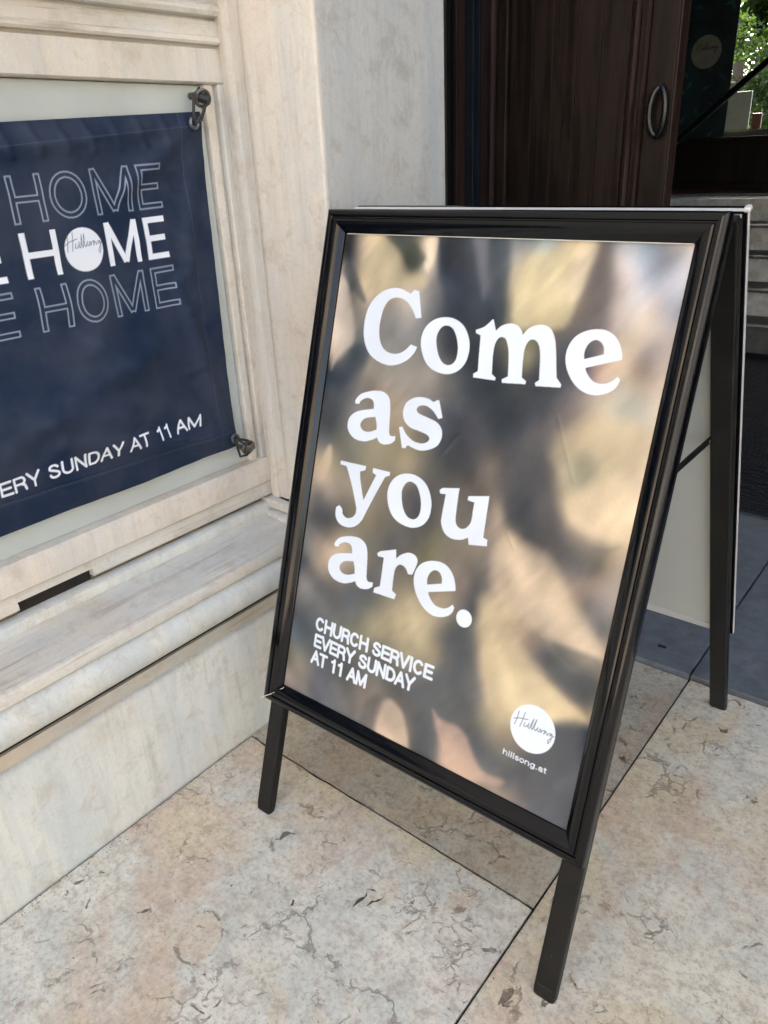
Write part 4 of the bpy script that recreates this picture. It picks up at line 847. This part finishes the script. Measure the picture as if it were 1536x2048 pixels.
class Canvas:
    def __init__(s, us, vs_, base):
        s.us, s.vs = us, vs_
        s.c = np.empty((len(vs_), len(us), 3))
        s.c[:] = base
    def win(s, u0, u1, v0, v1):
        i0, i1 = np.searchsorted(s.us, [u0, u1]); j0, j1 = np.searchsorted(s.vs, [v0, v1])
        i0 = max(0, i0 - 1); j0 = max(0, j0 - 1)
        U, V_ = np.meshgrid(s.us[i0:i1 + 1], s.vs[j0:j1 + 1])
        return U, V_, (slice(j0, j1 + 1), slice(i0, i1 + 1))
    def paint(s, sl, a, col):
        a = np.clip(a, 0, 1)[..., None]
        s.c[sl] = s.c[sl] * (1 - a) + np.array(col) * a
    @staticmethod
    def dseg(U, V_, a, b):
        ax, ay = a; bx, by = b
        dx, dy = bx - ax, by - ay
        L = dx * dx + dy * dy + 1e-12
        t = np.clip(((U - ax) * dx + (V_ - ay) * dy) / L, 0, 1)
        return np.hypot(U - ax - t * dx, V_ - ay - t * dy)
    def lines(s, polys, w, col, aa=0.0007, alpha=1.0):
        for P in polys:
            xs_ = [p[0] for p in P]; ys_ = [p[1] for p in P]; m_ = w + 0.002
            U, V_, sl = s.win(min(xs_) - m_, max(xs_) + m_, min(ys_) - m_, max(ys_) + m_)
            if U.size == 0: continue
            d = np.full(U.shape, 9.0)
            for a, b in zip(P[:-1], P[1:]):
                d = np.minimum(d, s.dseg(U, V_, a, b))
            s.paint(sl, alpha * ((w / 2 - d) / aa + 0.5), col)
    def text(s, x0, x1, base, cap, txt, wfrac, col, slope=0.0):
        nat = sum(SANS[ch][0] + 0.06 for ch in txt)
        sx = (x1 - x0) / nat
        x = x0
        for ch in txt:
            wd, pl = SANS[ch]
            b = base + (x - x0) * slope
            s.lines([[(x + p[0] * sx, b + p[1] * cap) for p in q] for q in pl], wfrac * cap, col)
            x += (wd + 0.06) * sx
    def disc(s, cx, cy, r, col, aa=0.0008):
        U, V_, sl = s.win(cx - r - .003, cx + r + .003, cy - r - .003, cy + r + .003)
        s.paint(sl, (r - np.hypot(U - cx, V_ - cy)) / aa + 0.5, col)
    def poly(s, loops, col, aa=0.0008):
        allp = np.concatenate([np.array(l) for l in loops])
        (u0, v0), (u1, v1) = allp.min(0) - .003, allp.max(0) + .003
        U, V_, sl = s.win(u0, u1, v0, v1)
        ins = np.zeros(U.shape, bool); d = np.full(U.shape, 9.0)
        for l in loops:
            n_ = len(l)
            for i in range(n_):
                (ax, ay), (bx, by) = l[i], l[(i + 1) % n_]
                d = np.minimum(d, s.dseg(U, V_, (ax, ay), (bx, by)))
                if ay != by:
                    c = (ay > V_) != (by > V_)
                    ins ^= c & (U < (bx - ax) * (V_ - ay) / (by - ay) + ax)
        s.paint(sl, np.where(ins, d, -d) / aa + 0.5, col)
    def butt(s, segs, w, col, outline=None, aa=0.0007):
        """union of square-ended bars; filled or only its outline"""
        P = [p for sg in segs for p in sg]
        xs_ = [p[0] for p in P]; ys_ = [p[1] for p in P]
        U, V_, sl = s.win(min(xs_) - w, max(xs_) + w, min(ys_) - w, max(ys_) + w)
        if U.size == 0: return
        sd = np.full(U.shape, 9.0)
        for sg in segs:
            if len(sg) > 2:
                d = np.full(U.shape, 9.0)
                for a, b in zip(sg[:-1], sg[1:]): d = np.minimum(d, s.dseg(U, V_, a, b))
                sd = np.minimum(sd, d - w / 2); continue
            (ax, ay), (bx, by) = sg
            L = math.hypot(bx - ax, by - ay); dx, dy = (bx - ax) / L, (by - ay) / L
            cx, cy = (ax + bx) / 2, (ay + by) / 2
            p = np.abs((U - cx) * dx + (V_ - cy) * dy) - L / 2
            q = np.abs(-(U - cx) * dy + (V_ - cy) * dx) - w / 2
            sd = np.minimum(sd, np.maximum(p, q))
        if outline:
            s.paint(sl, 0.9 * ((outline / 2 - np.abs(sd + outline / 2)) / aa + 0.5), col)
        else:
            s.paint(sl, -sd / aa + 0.5, col)

def smooth_loop(pts, k=6):
    out = []; n_ = len(pts)
    for i in range(n_):
        p0, p1, p2, p3 = (np.array(pts[(i + j) % n_][:2], float) for j in (-1, 0, 1, 2))
        c1, c2 = pts[i][2], pts[(i + 1) % n_][2]
        t1 = (p2 - p1) * 0.5 if c1 else (p2 - p0) * 0.5
        t2 = (p2 - p1) * 0.5 if c2 else (p3 - p1) * 0.5
        if c1 and c2:
            out.append(tuple(p1)); continue
        if c1: t1 = (p2 - p1) * 1.0
        if c2: t2 = (p2 - p1) * 1.0
        for j in range(k):
            t = j / k
            out.append(tuple((2 * t**3 - 3 * t**2 + 1) * p1 + (t**3 - 2 * t**2 + t) * t1 + (-2 * t**3 + 3 * t**2) * p2 + (t**3 - t**2) * t2))
    return out

def grid_mesh(name, P, colr, mat, parent):
    """P (ny,nx,3) world positions, colr (ny,nx,3) linear print colours"""
    ny, nx = P.shape[:2]
    og = np.array(origin(parent))
    me = bpy.data.meshes.new(name)
    nv = nx * ny
    me.vertices.add(nv)
    me.vertices.foreach_set('co', (P.reshape(-1, 3) - og).astype(np.float32).ravel())
    i = np.arange((ny - 1) * (nx - 1)); r_, c_ = i // (nx - 1), i % (nx - 1)
    a = r_ * nx + c_
    q = np.stack([a, a + 1, a + nx + 1, a + nx], 1).astype(np.int32)
    me.loops.add(q.size); me.loops.foreach_set('vertex_index', q.ravel())
    me.polygons.add(len(q)); me.polygons.foreach_set('loop_start', np.arange(0, q.size, 4, dtype=np.int32))
    me.polygons.foreach_set('use_smooth', np.ones(len(q), bool))
    at = me.color_attributes.new('print', 'FLOAT_COLOR', 'POINT')
    cc = np.ones((nv, 4), np.float32); cc[:, :3] = colr.reshape(-1, 3)
    at.data.foreach_set('color', cc.ravel())
    me.update(calc_edges=True); me.validate()
    return link(name, me, mat, parent)

def vnoise(U, V_, scale, seed):
    """smooth value noise"""
    r = np.random.RandomState(seed).rand(64, 64)
    x = U * scale + 17.3; y = V_ * scale + 9.1
    xi = np.floor(x).astype(int); yi = np.floor(y).astype(int)
    fx = x - xi; fy = y - yi
    fx = fx * fx * (3 - 2 * fx); fy = fy * fy * (3 - 2 * fy)
    g_ = lambda a, b: r[a % 64, b % 64]
    return (g_(xi, yi) * (1 - fx) + g_(xi + 1, yi) * fx) * (1 - fy) + (g_(xi, yi + 1) * (1 - fx) + g_(xi + 1, yi + 1) * fx) * fy - 0.5

# ------------------------------------------------------------------ sandwich board
SX = -0.637
sb = thing('sandwich_board', (SX, 1.10, 0), 'black A-frame pavement sign with a golden grey foil look poster reading Come as you are', 'sandwich board')
def plane(y0, sl, sgn):
    L_ = math.hypot(1, sl)
    Vd = Vector((0, sl, 1)) / L_
    N = Vector((0, -1, sl)) / L_ if sgn > 0 else Vector((0, 1, -sl)) / L_
    O = Vector((SX, y0, 0))
    return (lambda u, v, n=0.0: O + Vector((u, 0, 0)) + Vd * v + N * n), Vd, N
PF, VF, NF = plane(0.706, 0.328, 1)
PB, VB, NB = plane(1.583, -0.41, -1)
W_ = 0.337
RAIL = [(0.0, -0.001), (0.0, 0.0125), (0.0015, 0.0160), (0.0045, 0.0180), (0.0085, 0.0186), (0.0120, 0.0176), (0.0132, 0.0150), (0.0150, 0.0150), (0.0165, 0.0172),
        (0.0195, 0.0178), (0.0260, 0.0150), (0.0325, 0.0102), (0.0362, 0.0068), (0.0380, 0.0058), (0.0385, 0.0030), (0.0385, -0.001)]
def frame(P, v0, v1, parent):
    n_ = len(RAIL)
    def rail(c0, c1, d0, d1):
        # c0,c1 outer corners (u,v); d0,d1 inward diagonal directions at these corners
        V = [P(c0[0] + d0[0] * t, c0[1] + d0[1] * t, n) for t, n in RAIL] + [P(c1[0] + d1[0] * t, c1[1] + d1[1] * t, n) for t, n in RAIL]
        F = [(i, (i + 1) % n_, (i + 1) % n_ + n_, i + n_) for i in range(n_)] + [tuple(range(n_)), tuple(range(2 * n_ - 1, n_ - 1, -1))]
        return mesh('frame_rail', V, F, M['black'], parent, smooth=True)
    g_ = 0.0002
    rail((-W_ + g_, v0), (W_ - g_, v0), (1, 1), (-1, 1))
    rail((-W_ + g_, v1), (W_ - g_, v1), (1, -1), (-1, -1))
    rail((-W_, v0 + g_), (-W_, v1 - g_), (1, 1), (1, -1))
    rail((W_, v0 + g_), (W_, v1 - g_), (-1, 1), (-1, -1))
FV0, FV1 = 0.2505, 1.1715
BV0, BV1 = 0.2810, 1.2020
frame(PF, FV0, FV1, sb)
frame(PB, BV0, BV1, sb)

def pbox(name, P, u0, u1, v0, v1, n0, n1, mat, parent, bevel=0.0, segs=2):
    V = [P(u0, v0, n0), P(u1, v0, n0), P(u1, v1, n0), P(u0, v1, n0), P(u0, v0, n1), P(u1, v0, n1), P(u1, v1, n1), P(u0, v1, n1)]
    F = [(0, 3, 2, 1), (4, 5, 6, 7), (0, 1, 5, 4), (1, 2, 6, 5), (2, 3, 7, 6), (3, 0, 4, 7)]
    return mesh(name, V, F, mat, parent, bevel=bevel, segs=segs)

# backing sheets
pbox('backing_sheet', PF, -W_ + 0.003, W_ - 0.003, FV0 + 0.003, FV1 - 0.003, -0.0032, -0.0012, M['plasticgrey'], sb)
pbox('backing_sheet', PB, -W_ + 0.006, W_ - 0.006, BV0 + 0.020, BV1 - 0.004, -0.0042, -0.0022, M['plasticgrey'], sb)
pbox('backing_sheet', PB, -0.30, 0.30, BV0 + 0.036, BV1 - 0.036, 0.003, 0.004, M['plasticgrey'], sb)
# aluminium edge of the rear half
pbox('aluminium_edge', PB, W_ + 0.0002, W_ + 0.0016, BV0, BV1, 0.0005, 0.0072, M['alu'], sb, 0.0004)
pbox('aluminium_edge', PB, -W_ - 0.0016, -W_ - 0.0002, BV0, BV1, 0.0005, 0.0072, M['alu'], sb, 0.0004)
pbox('aluminium_edge', PB, -W_, W_, BV1 + 0.0002, BV1 + 0.0018, -0.003, 0.0036, M['alu'], sb, 0.0004)
pbox('aluminium_edge', PB, -W_ + 0.04, W_ - 0.04, BV0 + 0.0005, BV0 + 0.0190, -0.0060, -0.0012, M['alu'], sb, 0.001)
pbox('corner_cap', PB, W_ - 0.005, W_ + 0.004, BV1 - 0.003, BV1 + 0.0045, -0.002, 0.010, M['alu'], sb, 0.0028, 3)
# legs
def leg(P, u0, u1, vtop, na, nb):
    hw = (u1 - u0) / 2; uc = (u0 + u1) / 2
    l = pbox('leg', P, u0, u1, 0.010, vtop, na, nb, M['leg'], sb, 0.0035, 3)
    ft = pbox('foot', P, u0 - 0.0004, u1 + 0.0004, 0.0, 0.030, na - 0.0004, nb + 0.0004, M['leg'], l, 0.007, 3)
    return l
for s_ in (-1, 1):
    a, b = sorted((s_ * 0.298, s_ * 0.334))
    leg(PF, a, b, FV1 - 0.006, -0.0235, -0.0036)
    leg(PB, a, b, BV1 - 0.006, -0.0245, -0.0046)
    # spreader bar that keeps the two halves apart
    x = SX + s_ * 0.2955
    sp = obox('spreader_bar', (x - 0.0015, 0.972, 0.741), (0.003, 0, 0), (0, 0.296, 0), (0, 0, 0.0125), M['leg'], sb, 0.0008)
    for yy in (0.980, 1.258):
        tube('rivet', [(x - 0.004, yy, 0.747), (x + 0.004, yy, 0.747)], 0.0045, M['alu'], sp, 10)
    hx = SX + s_ * 0.314
    hg = tube('hinge', [(hx - 0.024, 1.089, 1.103), (hx + 0.024, 1.089, 1.103)], 0.0070, M['leg'], sb, 12)
# crossbar of the rear legs is hidden by the rear half; front half has a slim lip under the poster
pbox('film_edge', PF, -W_ + 0.044, W_ - 0.040, FV1 - 0.0398, FV1 - 0.0388, 0.0035, 0.0060, M['film'], sb)
# little corner of clear film sticking out at the lower left
mesh('film_corner', [PF(-0.338, 0.250, .0195), PF(-0.300, 0.276, .0135), PF(-0.292, 0.288, .0075), PF(-0.312, 0.270, .0185), PF(-0.337, 0.253, .0197)],
     [(0, 1, 3), (1, 2, 3), (0, 3, 4)], M['film'], sb)

# poster
du = 0.00105
us = np.arange(-0.2985, 0.2986, du); vv = np.arange(0.2890, 1.1331, du)
cv = Canvas(us, vv, (0.4, 0.4, 0.4))
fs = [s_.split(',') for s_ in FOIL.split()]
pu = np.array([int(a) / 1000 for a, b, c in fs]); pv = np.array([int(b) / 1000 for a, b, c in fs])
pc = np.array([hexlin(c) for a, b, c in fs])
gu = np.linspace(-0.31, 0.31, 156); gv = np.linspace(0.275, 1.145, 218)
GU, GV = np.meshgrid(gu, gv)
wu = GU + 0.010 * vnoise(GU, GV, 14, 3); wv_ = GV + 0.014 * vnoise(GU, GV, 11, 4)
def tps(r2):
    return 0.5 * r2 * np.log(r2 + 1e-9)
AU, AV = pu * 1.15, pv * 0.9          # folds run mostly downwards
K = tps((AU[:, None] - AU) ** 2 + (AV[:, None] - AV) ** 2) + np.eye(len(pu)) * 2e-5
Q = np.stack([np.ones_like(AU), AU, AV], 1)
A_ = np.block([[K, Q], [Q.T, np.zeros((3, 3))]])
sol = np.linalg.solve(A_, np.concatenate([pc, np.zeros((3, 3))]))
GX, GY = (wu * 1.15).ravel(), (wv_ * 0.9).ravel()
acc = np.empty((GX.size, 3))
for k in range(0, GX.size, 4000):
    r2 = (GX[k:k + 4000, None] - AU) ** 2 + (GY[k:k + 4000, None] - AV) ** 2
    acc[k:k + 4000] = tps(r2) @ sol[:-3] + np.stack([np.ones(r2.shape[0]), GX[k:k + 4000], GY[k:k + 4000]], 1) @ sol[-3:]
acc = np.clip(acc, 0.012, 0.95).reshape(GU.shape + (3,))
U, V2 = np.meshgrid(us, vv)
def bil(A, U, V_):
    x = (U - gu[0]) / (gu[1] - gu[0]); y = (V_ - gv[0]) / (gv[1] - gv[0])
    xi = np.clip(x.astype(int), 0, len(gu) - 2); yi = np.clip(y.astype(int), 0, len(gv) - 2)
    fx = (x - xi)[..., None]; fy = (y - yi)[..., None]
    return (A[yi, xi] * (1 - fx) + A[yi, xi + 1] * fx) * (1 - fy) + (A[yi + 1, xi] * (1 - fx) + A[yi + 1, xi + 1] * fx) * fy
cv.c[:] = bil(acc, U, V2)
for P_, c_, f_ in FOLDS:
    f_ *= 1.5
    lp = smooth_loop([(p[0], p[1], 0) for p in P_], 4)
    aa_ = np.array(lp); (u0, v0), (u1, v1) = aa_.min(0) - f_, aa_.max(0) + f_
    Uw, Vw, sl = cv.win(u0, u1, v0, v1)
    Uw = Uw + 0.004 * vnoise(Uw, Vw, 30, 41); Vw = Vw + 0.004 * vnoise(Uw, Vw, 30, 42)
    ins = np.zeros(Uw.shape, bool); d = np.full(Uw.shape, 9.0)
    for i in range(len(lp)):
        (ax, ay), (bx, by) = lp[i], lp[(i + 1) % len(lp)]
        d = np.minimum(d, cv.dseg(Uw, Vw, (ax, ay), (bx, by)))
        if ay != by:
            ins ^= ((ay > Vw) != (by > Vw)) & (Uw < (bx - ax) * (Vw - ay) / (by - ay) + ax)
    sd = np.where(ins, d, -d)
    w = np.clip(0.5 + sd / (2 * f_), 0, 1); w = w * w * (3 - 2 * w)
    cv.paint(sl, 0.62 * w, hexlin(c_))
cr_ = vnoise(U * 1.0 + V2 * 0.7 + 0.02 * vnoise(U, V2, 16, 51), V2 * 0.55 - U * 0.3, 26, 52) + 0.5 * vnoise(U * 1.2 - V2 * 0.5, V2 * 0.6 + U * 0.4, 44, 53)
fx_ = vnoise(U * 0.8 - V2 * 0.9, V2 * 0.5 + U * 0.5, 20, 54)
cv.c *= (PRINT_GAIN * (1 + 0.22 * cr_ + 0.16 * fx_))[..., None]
eL = np.exp(-(U + 0.2985) / 0.045); eR = np.exp(-(0.2985 - U) / 0.05); eT = np.exp(-(1.133 - V2) / 0.05); eB = np.exp(-(V2 - 0.289) / 0.05)  # bright and dark crumple highlights along the edges, painted into the colours
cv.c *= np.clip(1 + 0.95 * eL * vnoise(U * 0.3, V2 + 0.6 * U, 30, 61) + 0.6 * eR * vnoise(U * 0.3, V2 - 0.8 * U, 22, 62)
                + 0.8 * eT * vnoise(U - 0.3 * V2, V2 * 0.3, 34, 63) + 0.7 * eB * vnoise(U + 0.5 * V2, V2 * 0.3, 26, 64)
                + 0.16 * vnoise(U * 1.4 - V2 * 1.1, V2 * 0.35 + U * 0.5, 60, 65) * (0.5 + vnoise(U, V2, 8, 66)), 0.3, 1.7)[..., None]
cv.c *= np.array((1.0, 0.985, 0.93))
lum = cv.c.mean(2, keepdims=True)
cv.c = np.clip(lum * (lum / 0.36) ** 0.42 * (cv.c / np.maximum(lum, 1e-3)) ** 0.92, 0, 1)  # extra tone contrast paints a glossy sheen into the print
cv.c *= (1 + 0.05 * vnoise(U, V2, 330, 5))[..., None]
WHITE = (0.74, 0.82, 0.92)
def put(ch, dx=0.0, dy=0.0):
    cv.poly([smooth_loop([(p[0] + dx, p[1] + dy, p[2]) for p in lp]) for lp in GLYPHS[ch]], WHITE)
put('C'); put('o'); put('m'); put('e')
put('a', -0.001, 0.7905 - 0.5315); put('s')
put('y'); put('o', -0.0205, 0.6635 - 0.9222); put('u')
put('a'); put('r'); put('e', -0.1935, 0.5315 - 0.9249)
cv.disc(0.0645, 0.5455, 0.0145, WHITE)
cv.text(-0.2415, 0.0255, 0.4235, 0.0232, 'CHURCH SERVICE', 0.235, WHITE)
cv.text(-0.2400, -0.0065, 0.3905, 0.0232, 'EVERY SUNDAY', 0.235, WHITE)
cv.text(-0.2405, -0.1050, 0.3585, 0.0232, 'AT 11 AM', 0.235, WHITE)
LCX, LCY, LR = 0.2140, 0.4165, 0.0375
cv.disc(LCX, LCY, LR, WHITE)
cv.lines([[(LCX - 0.031 + 0.066 * x, LCY - 0.006 + 0.026 * y) for x, y in s_] for s_ in SCRIPT], 0.0015, (0.12, 0.15, 0.20), alpha=0.75)
cv.text(0.1745, 0.2500, 0.3585, 0.0085, 'hillsong.at', 0.17, WHITE)
# gentle waves of the paper behind its film; flat along the edges
edge = np.clip((0.2985 - np.abs(U)) / 0.05, 0, 1) * np.clip((V2 - 0.289) / 0.05, 0, 1) * np.clip((1.133 - V2) / 0.05, 0, 1)
Dp = edge * (0.0030 * vnoise(U + 0.3 * V2, V2, 9, 11) + 0.0014 * vnoise(U - 0.4 * V2, V2, 22, 12) + 0.00035 * vnoise(U, V2, 70, 13))
for (a, b, hgt) in (((0.158, 0.885), (0.200, 0.800), 0.0004), ((0.112, 0.700), (0.128, 0.680), 0.0006), ((-0.03, 0.795), (-0.005, 0.83), 0.0003), ((-.14, .86), (-.05, .88), .0005), ((0.20, 0.56), (0.26, 0.60), 0.0006)):
    Dp += hgt * np.exp(-(Canvas.dseg(U, V2, a, b) / 0.0035) ** 2)
O = np.array(PF(0, 0, 0)); Vd = np.array(VF); Nn = np.array(NF)
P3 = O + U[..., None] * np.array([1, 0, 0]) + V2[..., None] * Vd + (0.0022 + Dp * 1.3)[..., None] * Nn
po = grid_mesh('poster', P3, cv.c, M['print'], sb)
po['label'] = 'foil look poster reading Come as you are, church service every Sunday at 11 AM'

# ------------------------------------------------------------------ navy banner in the wall niche
KB = 1.28 / 1.19
bt = thing('wall_banner', (-1.28, 0.4, 0.95), 'navy fabric banner lettered WELCOME HOME, tied by its corners in the stone wall niche', 'banner')
us = np.concatenate([np.arange(-0.45, 0.36, 0.006), np.arange(0.36, 0.9751, 0.0012)])
vv = np.arange(0.6636, 1.2826, 0.0012)
NAVY = np.array((0.0056, 0.0175, 0.049))
cv = Canvas(us, vv, NAVY)
U, V2 = np.meshgrid(us, vv)
cv.c *= (1 + 0.25 * vnoise(U, V2, 7, 21) + 0.10 * vnoise(U, V2, 40, 22))[..., None]
BL = (0.74, 0.80, 0.90); OUT = (0.24, 0.30, 0.40)
def home(z0, z1, xH, xO, xM, xE, w, outline, disc=False, pre=True, colr=BL):
    h_ = w / 2
    def L_(ch, x0, x1):
        a, b, c, d = x0 + h_, x1 - h_, z0, z1
        if ch == 'H': return [[(a, c), (a, d)], [(b, c), (b, d)], [(a, (c + d) / 2), (b, (c + d) / 2)]]
        if ch == 'E': return [[(a, c), (a, d)], [(x0, d - h_), (x1, d - h_)], [(x0, (c + d) / 2), (x1 - 0.003, (c + d) / 2)], [(x0, c + h_), (x1, c + h_)]]
        if ch == 'M': return [[(a, c), (a, d)], [(b, c), (b, d)], [(a, d - .001), ((a + b) / 2, c + 0.004)], [((a + b) / 2, c + 0.004), (b, d - .001)]]
        if ch == 'O': return [arcp((a + b) / 2, (c + d) / 2, (b - a) / 2, (d - c) / 2 - h_, 0, 360, 28)]
        if ch == 'C': return [arcp((a + b) / 2, (c + d) / 2, (b - a) / 2, (d - c) / 2 - h_, 45, 315, 24)]
        if ch == 'L': return [[(a, c), (a, d)], [(x0, c + h_), (x1, c + h_)]]
        if ch == 'W': m_ = (a + b) / 2; return [[(a, d), ((a + m_) / 2, c)], [((a + m_) / 2, c), (m_, d)], [(m_, d), ((m_ + b) / 2, c)], [((m_ + b) / 2, c), (b, d)]]
    for ch, xr in (('H', xH), ('O', xO), ('M', xM), ('E', xE)):
        if ch == 'O' and disc: continue
        cv.butt(L_(ch, *xr), w, colr, outline)
    sh = xE[0] - xE[0]
    for ch, x0, x1 in (('W', .105, .185), ('E', .197, .245), ('L', .257, .300), ('C', .308, .366), ('O', .376, .440), ('M', .452, .515), ('E', .527, .5735)):
        cv.butt(L_(ch, x0, x1), w, colr, outline)
home(1.134, 1.206, (.603, .658), (.667, .732), (.744, .815), (.827, .876), .0105, .0024, colr=OUT)
home(1.0515, 1.1215, (.605, .664), (.675, .741), (.751, .814), (.828, .872), .0095, None, disc=True)
home(.968, 1.038, (.609, .664), (.673, .732), (.744, .811), (.825, .876), .0105, .0024, colr=OUT)
cv.disc(.708, 1.0845, .0345, BL)
cv.lines([[(.708 - .030 + .064 * x, 1.0845 - .002 + .030 * y) for x, y in s_] for s_ in SCRIPT], .0016, (0.05, 0.08, 0.16), alpha=0.6)
for t_, a, b in (('EVERY', .430, .549), ('SUNDAY', .562, .704), ('AT', .715, .760), ('11', .776, .812), ('AM', .822, .882)):
    cv.text(a, b, .729 + (a - .478) * .020, .0230, t_, 0.175, BL, slope=.02)
# hem stitching
cv.lines([[(-.45, .720), (.470, .716), (.975, .700)], [(.930, .6636), (.928, 1.2826)], [(-.45, 1.238), (.6, 1.247), (.975, 1.2605)]], .0014, (0.035, 0.060, 0.12), alpha=.7)
def ridge(a, b, w, h_):
    return h_ * np.exp(-(Canvas.dseg(U, V2, a, b) / w) ** 2)
D = 0.006 * vnoise(U + 0.6 * V2, V2, 5, 31) + 0.0030 * vnoise(U * 0.5 + V2, V2 * 2, 9, 32) + 0.0010 * vnoise(U + V2, V2, 34, 33)
D += ridge((.955, .685), (.70, .93), .028, .006) + ridge((.955, .685), (.60, .78), .022, .005) + ridge((.96, .69), (.88, 1.0), .016, .004)
D += ridge((.96, 1.265), (.60, 1.245), .018, .004) + ridge((.965, 1.265), (.80, 1.17), .018, .0045) + ridge((.965, 1.26), (.91, 1.02), .016, .004)
D += ridge((.40, .87), (.72, .80), .03, .006) + ridge((.45, .78), (.80, .90), .025, .004) + ridge((.35, 1.10), (.70, 1.00), .03, .003)
for k in range(9):
    z_ = 0.74 + k * 0.058
    D += ridge((.978, z_), (.915 - .02 * (k % 3), z_ + .016 * ((k % 2) * 2 - 1)), .009, .0010)
for k in range(12):
    y_ = 0.42 + k * 0.047
    D += ridge((y_, 1.284), (y_ + .012, 1.235), .008, .0016)
D += 0.0012 * (np.abs(V2 - (.716 - (U - .47) * .03)) > .0) * 0
D -= 0.0008 * np.exp(-((V2 - (.716 - np.clip(U - .47, 0, 1) * .032)) / .002) ** 2)
sr = np.clip((U - .5) / .475, 0, 1) ** 4
Yw = U + sr * ((V2 - .6636) / .618 * .0170 - .0075 - 0.004 * np.sin((V2 - .66) * 5) )
st_ = np.clip((V2 - .75) / .53, 0, 1) ** 3
Zw = V2 - st_ * np.clip(.975 - U, 0, .5) * .045 + sr * 0.0
P3 = np.stack([-1.288 + D * 2.3 * (1 - 0.75 * np.clip((U - .90) / .07, 0, 1)), Yw * KB, 1.2 - (1.2 - Zw) * KB], -1)
clo = grid_mesh('banner_cloth', P3, cv.c, M['cloth'], bt)
clo['label'] = 'navy cloth printed with HOME in outlined and solid letters and EVERY SUNDAY AT 11 AM'
# eyelets, hooks and elastic cord loops at the right-hand corners
def kb(y, z, x=-1.27): return Vector((x, y * KB, 1.2 - (1.2 - z) * KB))
def circle3(c, r, n_=20, ax=(0, 1, 0), bx=(0, 0, 1)):
    ax = Vector(ax); bx = Vector(bx)
    return [c + ax * r * math.cos(2 * math.pi * k / n_) + bx * r * math.sin(2 * math.pi * k / n_) for k in range(n_)]
for (ey, ez, hy, hz, sg) in ((.952, 1.2625, .975, 1.306, 1), (.950, .688, .978, .655, -1)):
    e = tube('eyelet', circle3(kb(ey, ez, -1.266), .0085), .0032, M['eyelet'], bt, 8, True)
    tube('cord_loop', [kb(ey, ez, -1.262), kb(ey - .004, ez + sg * .016, -1.258), kb(ey + .004, ez + sg * .040, -1.262), kb(hy - .004, hz + sg * .010, -1.264), kb(hy + .006, hz - sg * .004, -1.262), kb(hy - .002, hz - sg * .022, -1.258), kb(ey + .010, ez + sg * .004, -1.257), kb(ey, ez, -1.262)], .0028, M['cord'], bt, 8)
    tube('cord_loop', [kb(ey, ez, -1.260), kb(ey + .012, ez + sg * .014, -1.254), kb(hy + .004, hz - sg * .01, -1.258), kb(hy, hz + sg * .008, -1.262)], .0024, M['cord'], bt, 8)
    k_ = tube('ring_hook', circle3(kb(hy - .001, hz - sg * .006, -1.262), .0135, 18, (0.2, 1, 0), (0.25, 0, 1)), .0034, M['steel'], bt, 8, True)
    tube('hook_screw', [kb(hy + .002, hz, -1.30), kb(hy + .002, hz, -1.258)], .0062, M['steel'], bt, 8)
    tube('hook_knot', [kb(hy - .004, hz - sg * .004, -1.268), kb(hy + .004, hz - sg * .010, -1.250)], .0085, M['steel'] if sg < 0 else M['cord'], bt, 8)

# grey display panel behind the banner
dp = box('display_panel', -1.317, -1.302, -1.6, 1.0765, 0.574, 1.3320, M['panelgrey'], None, bevel=0.0015)
tag(dp, 'plain grey green board fixed in the stone niche behind the navy banner', 'panel')
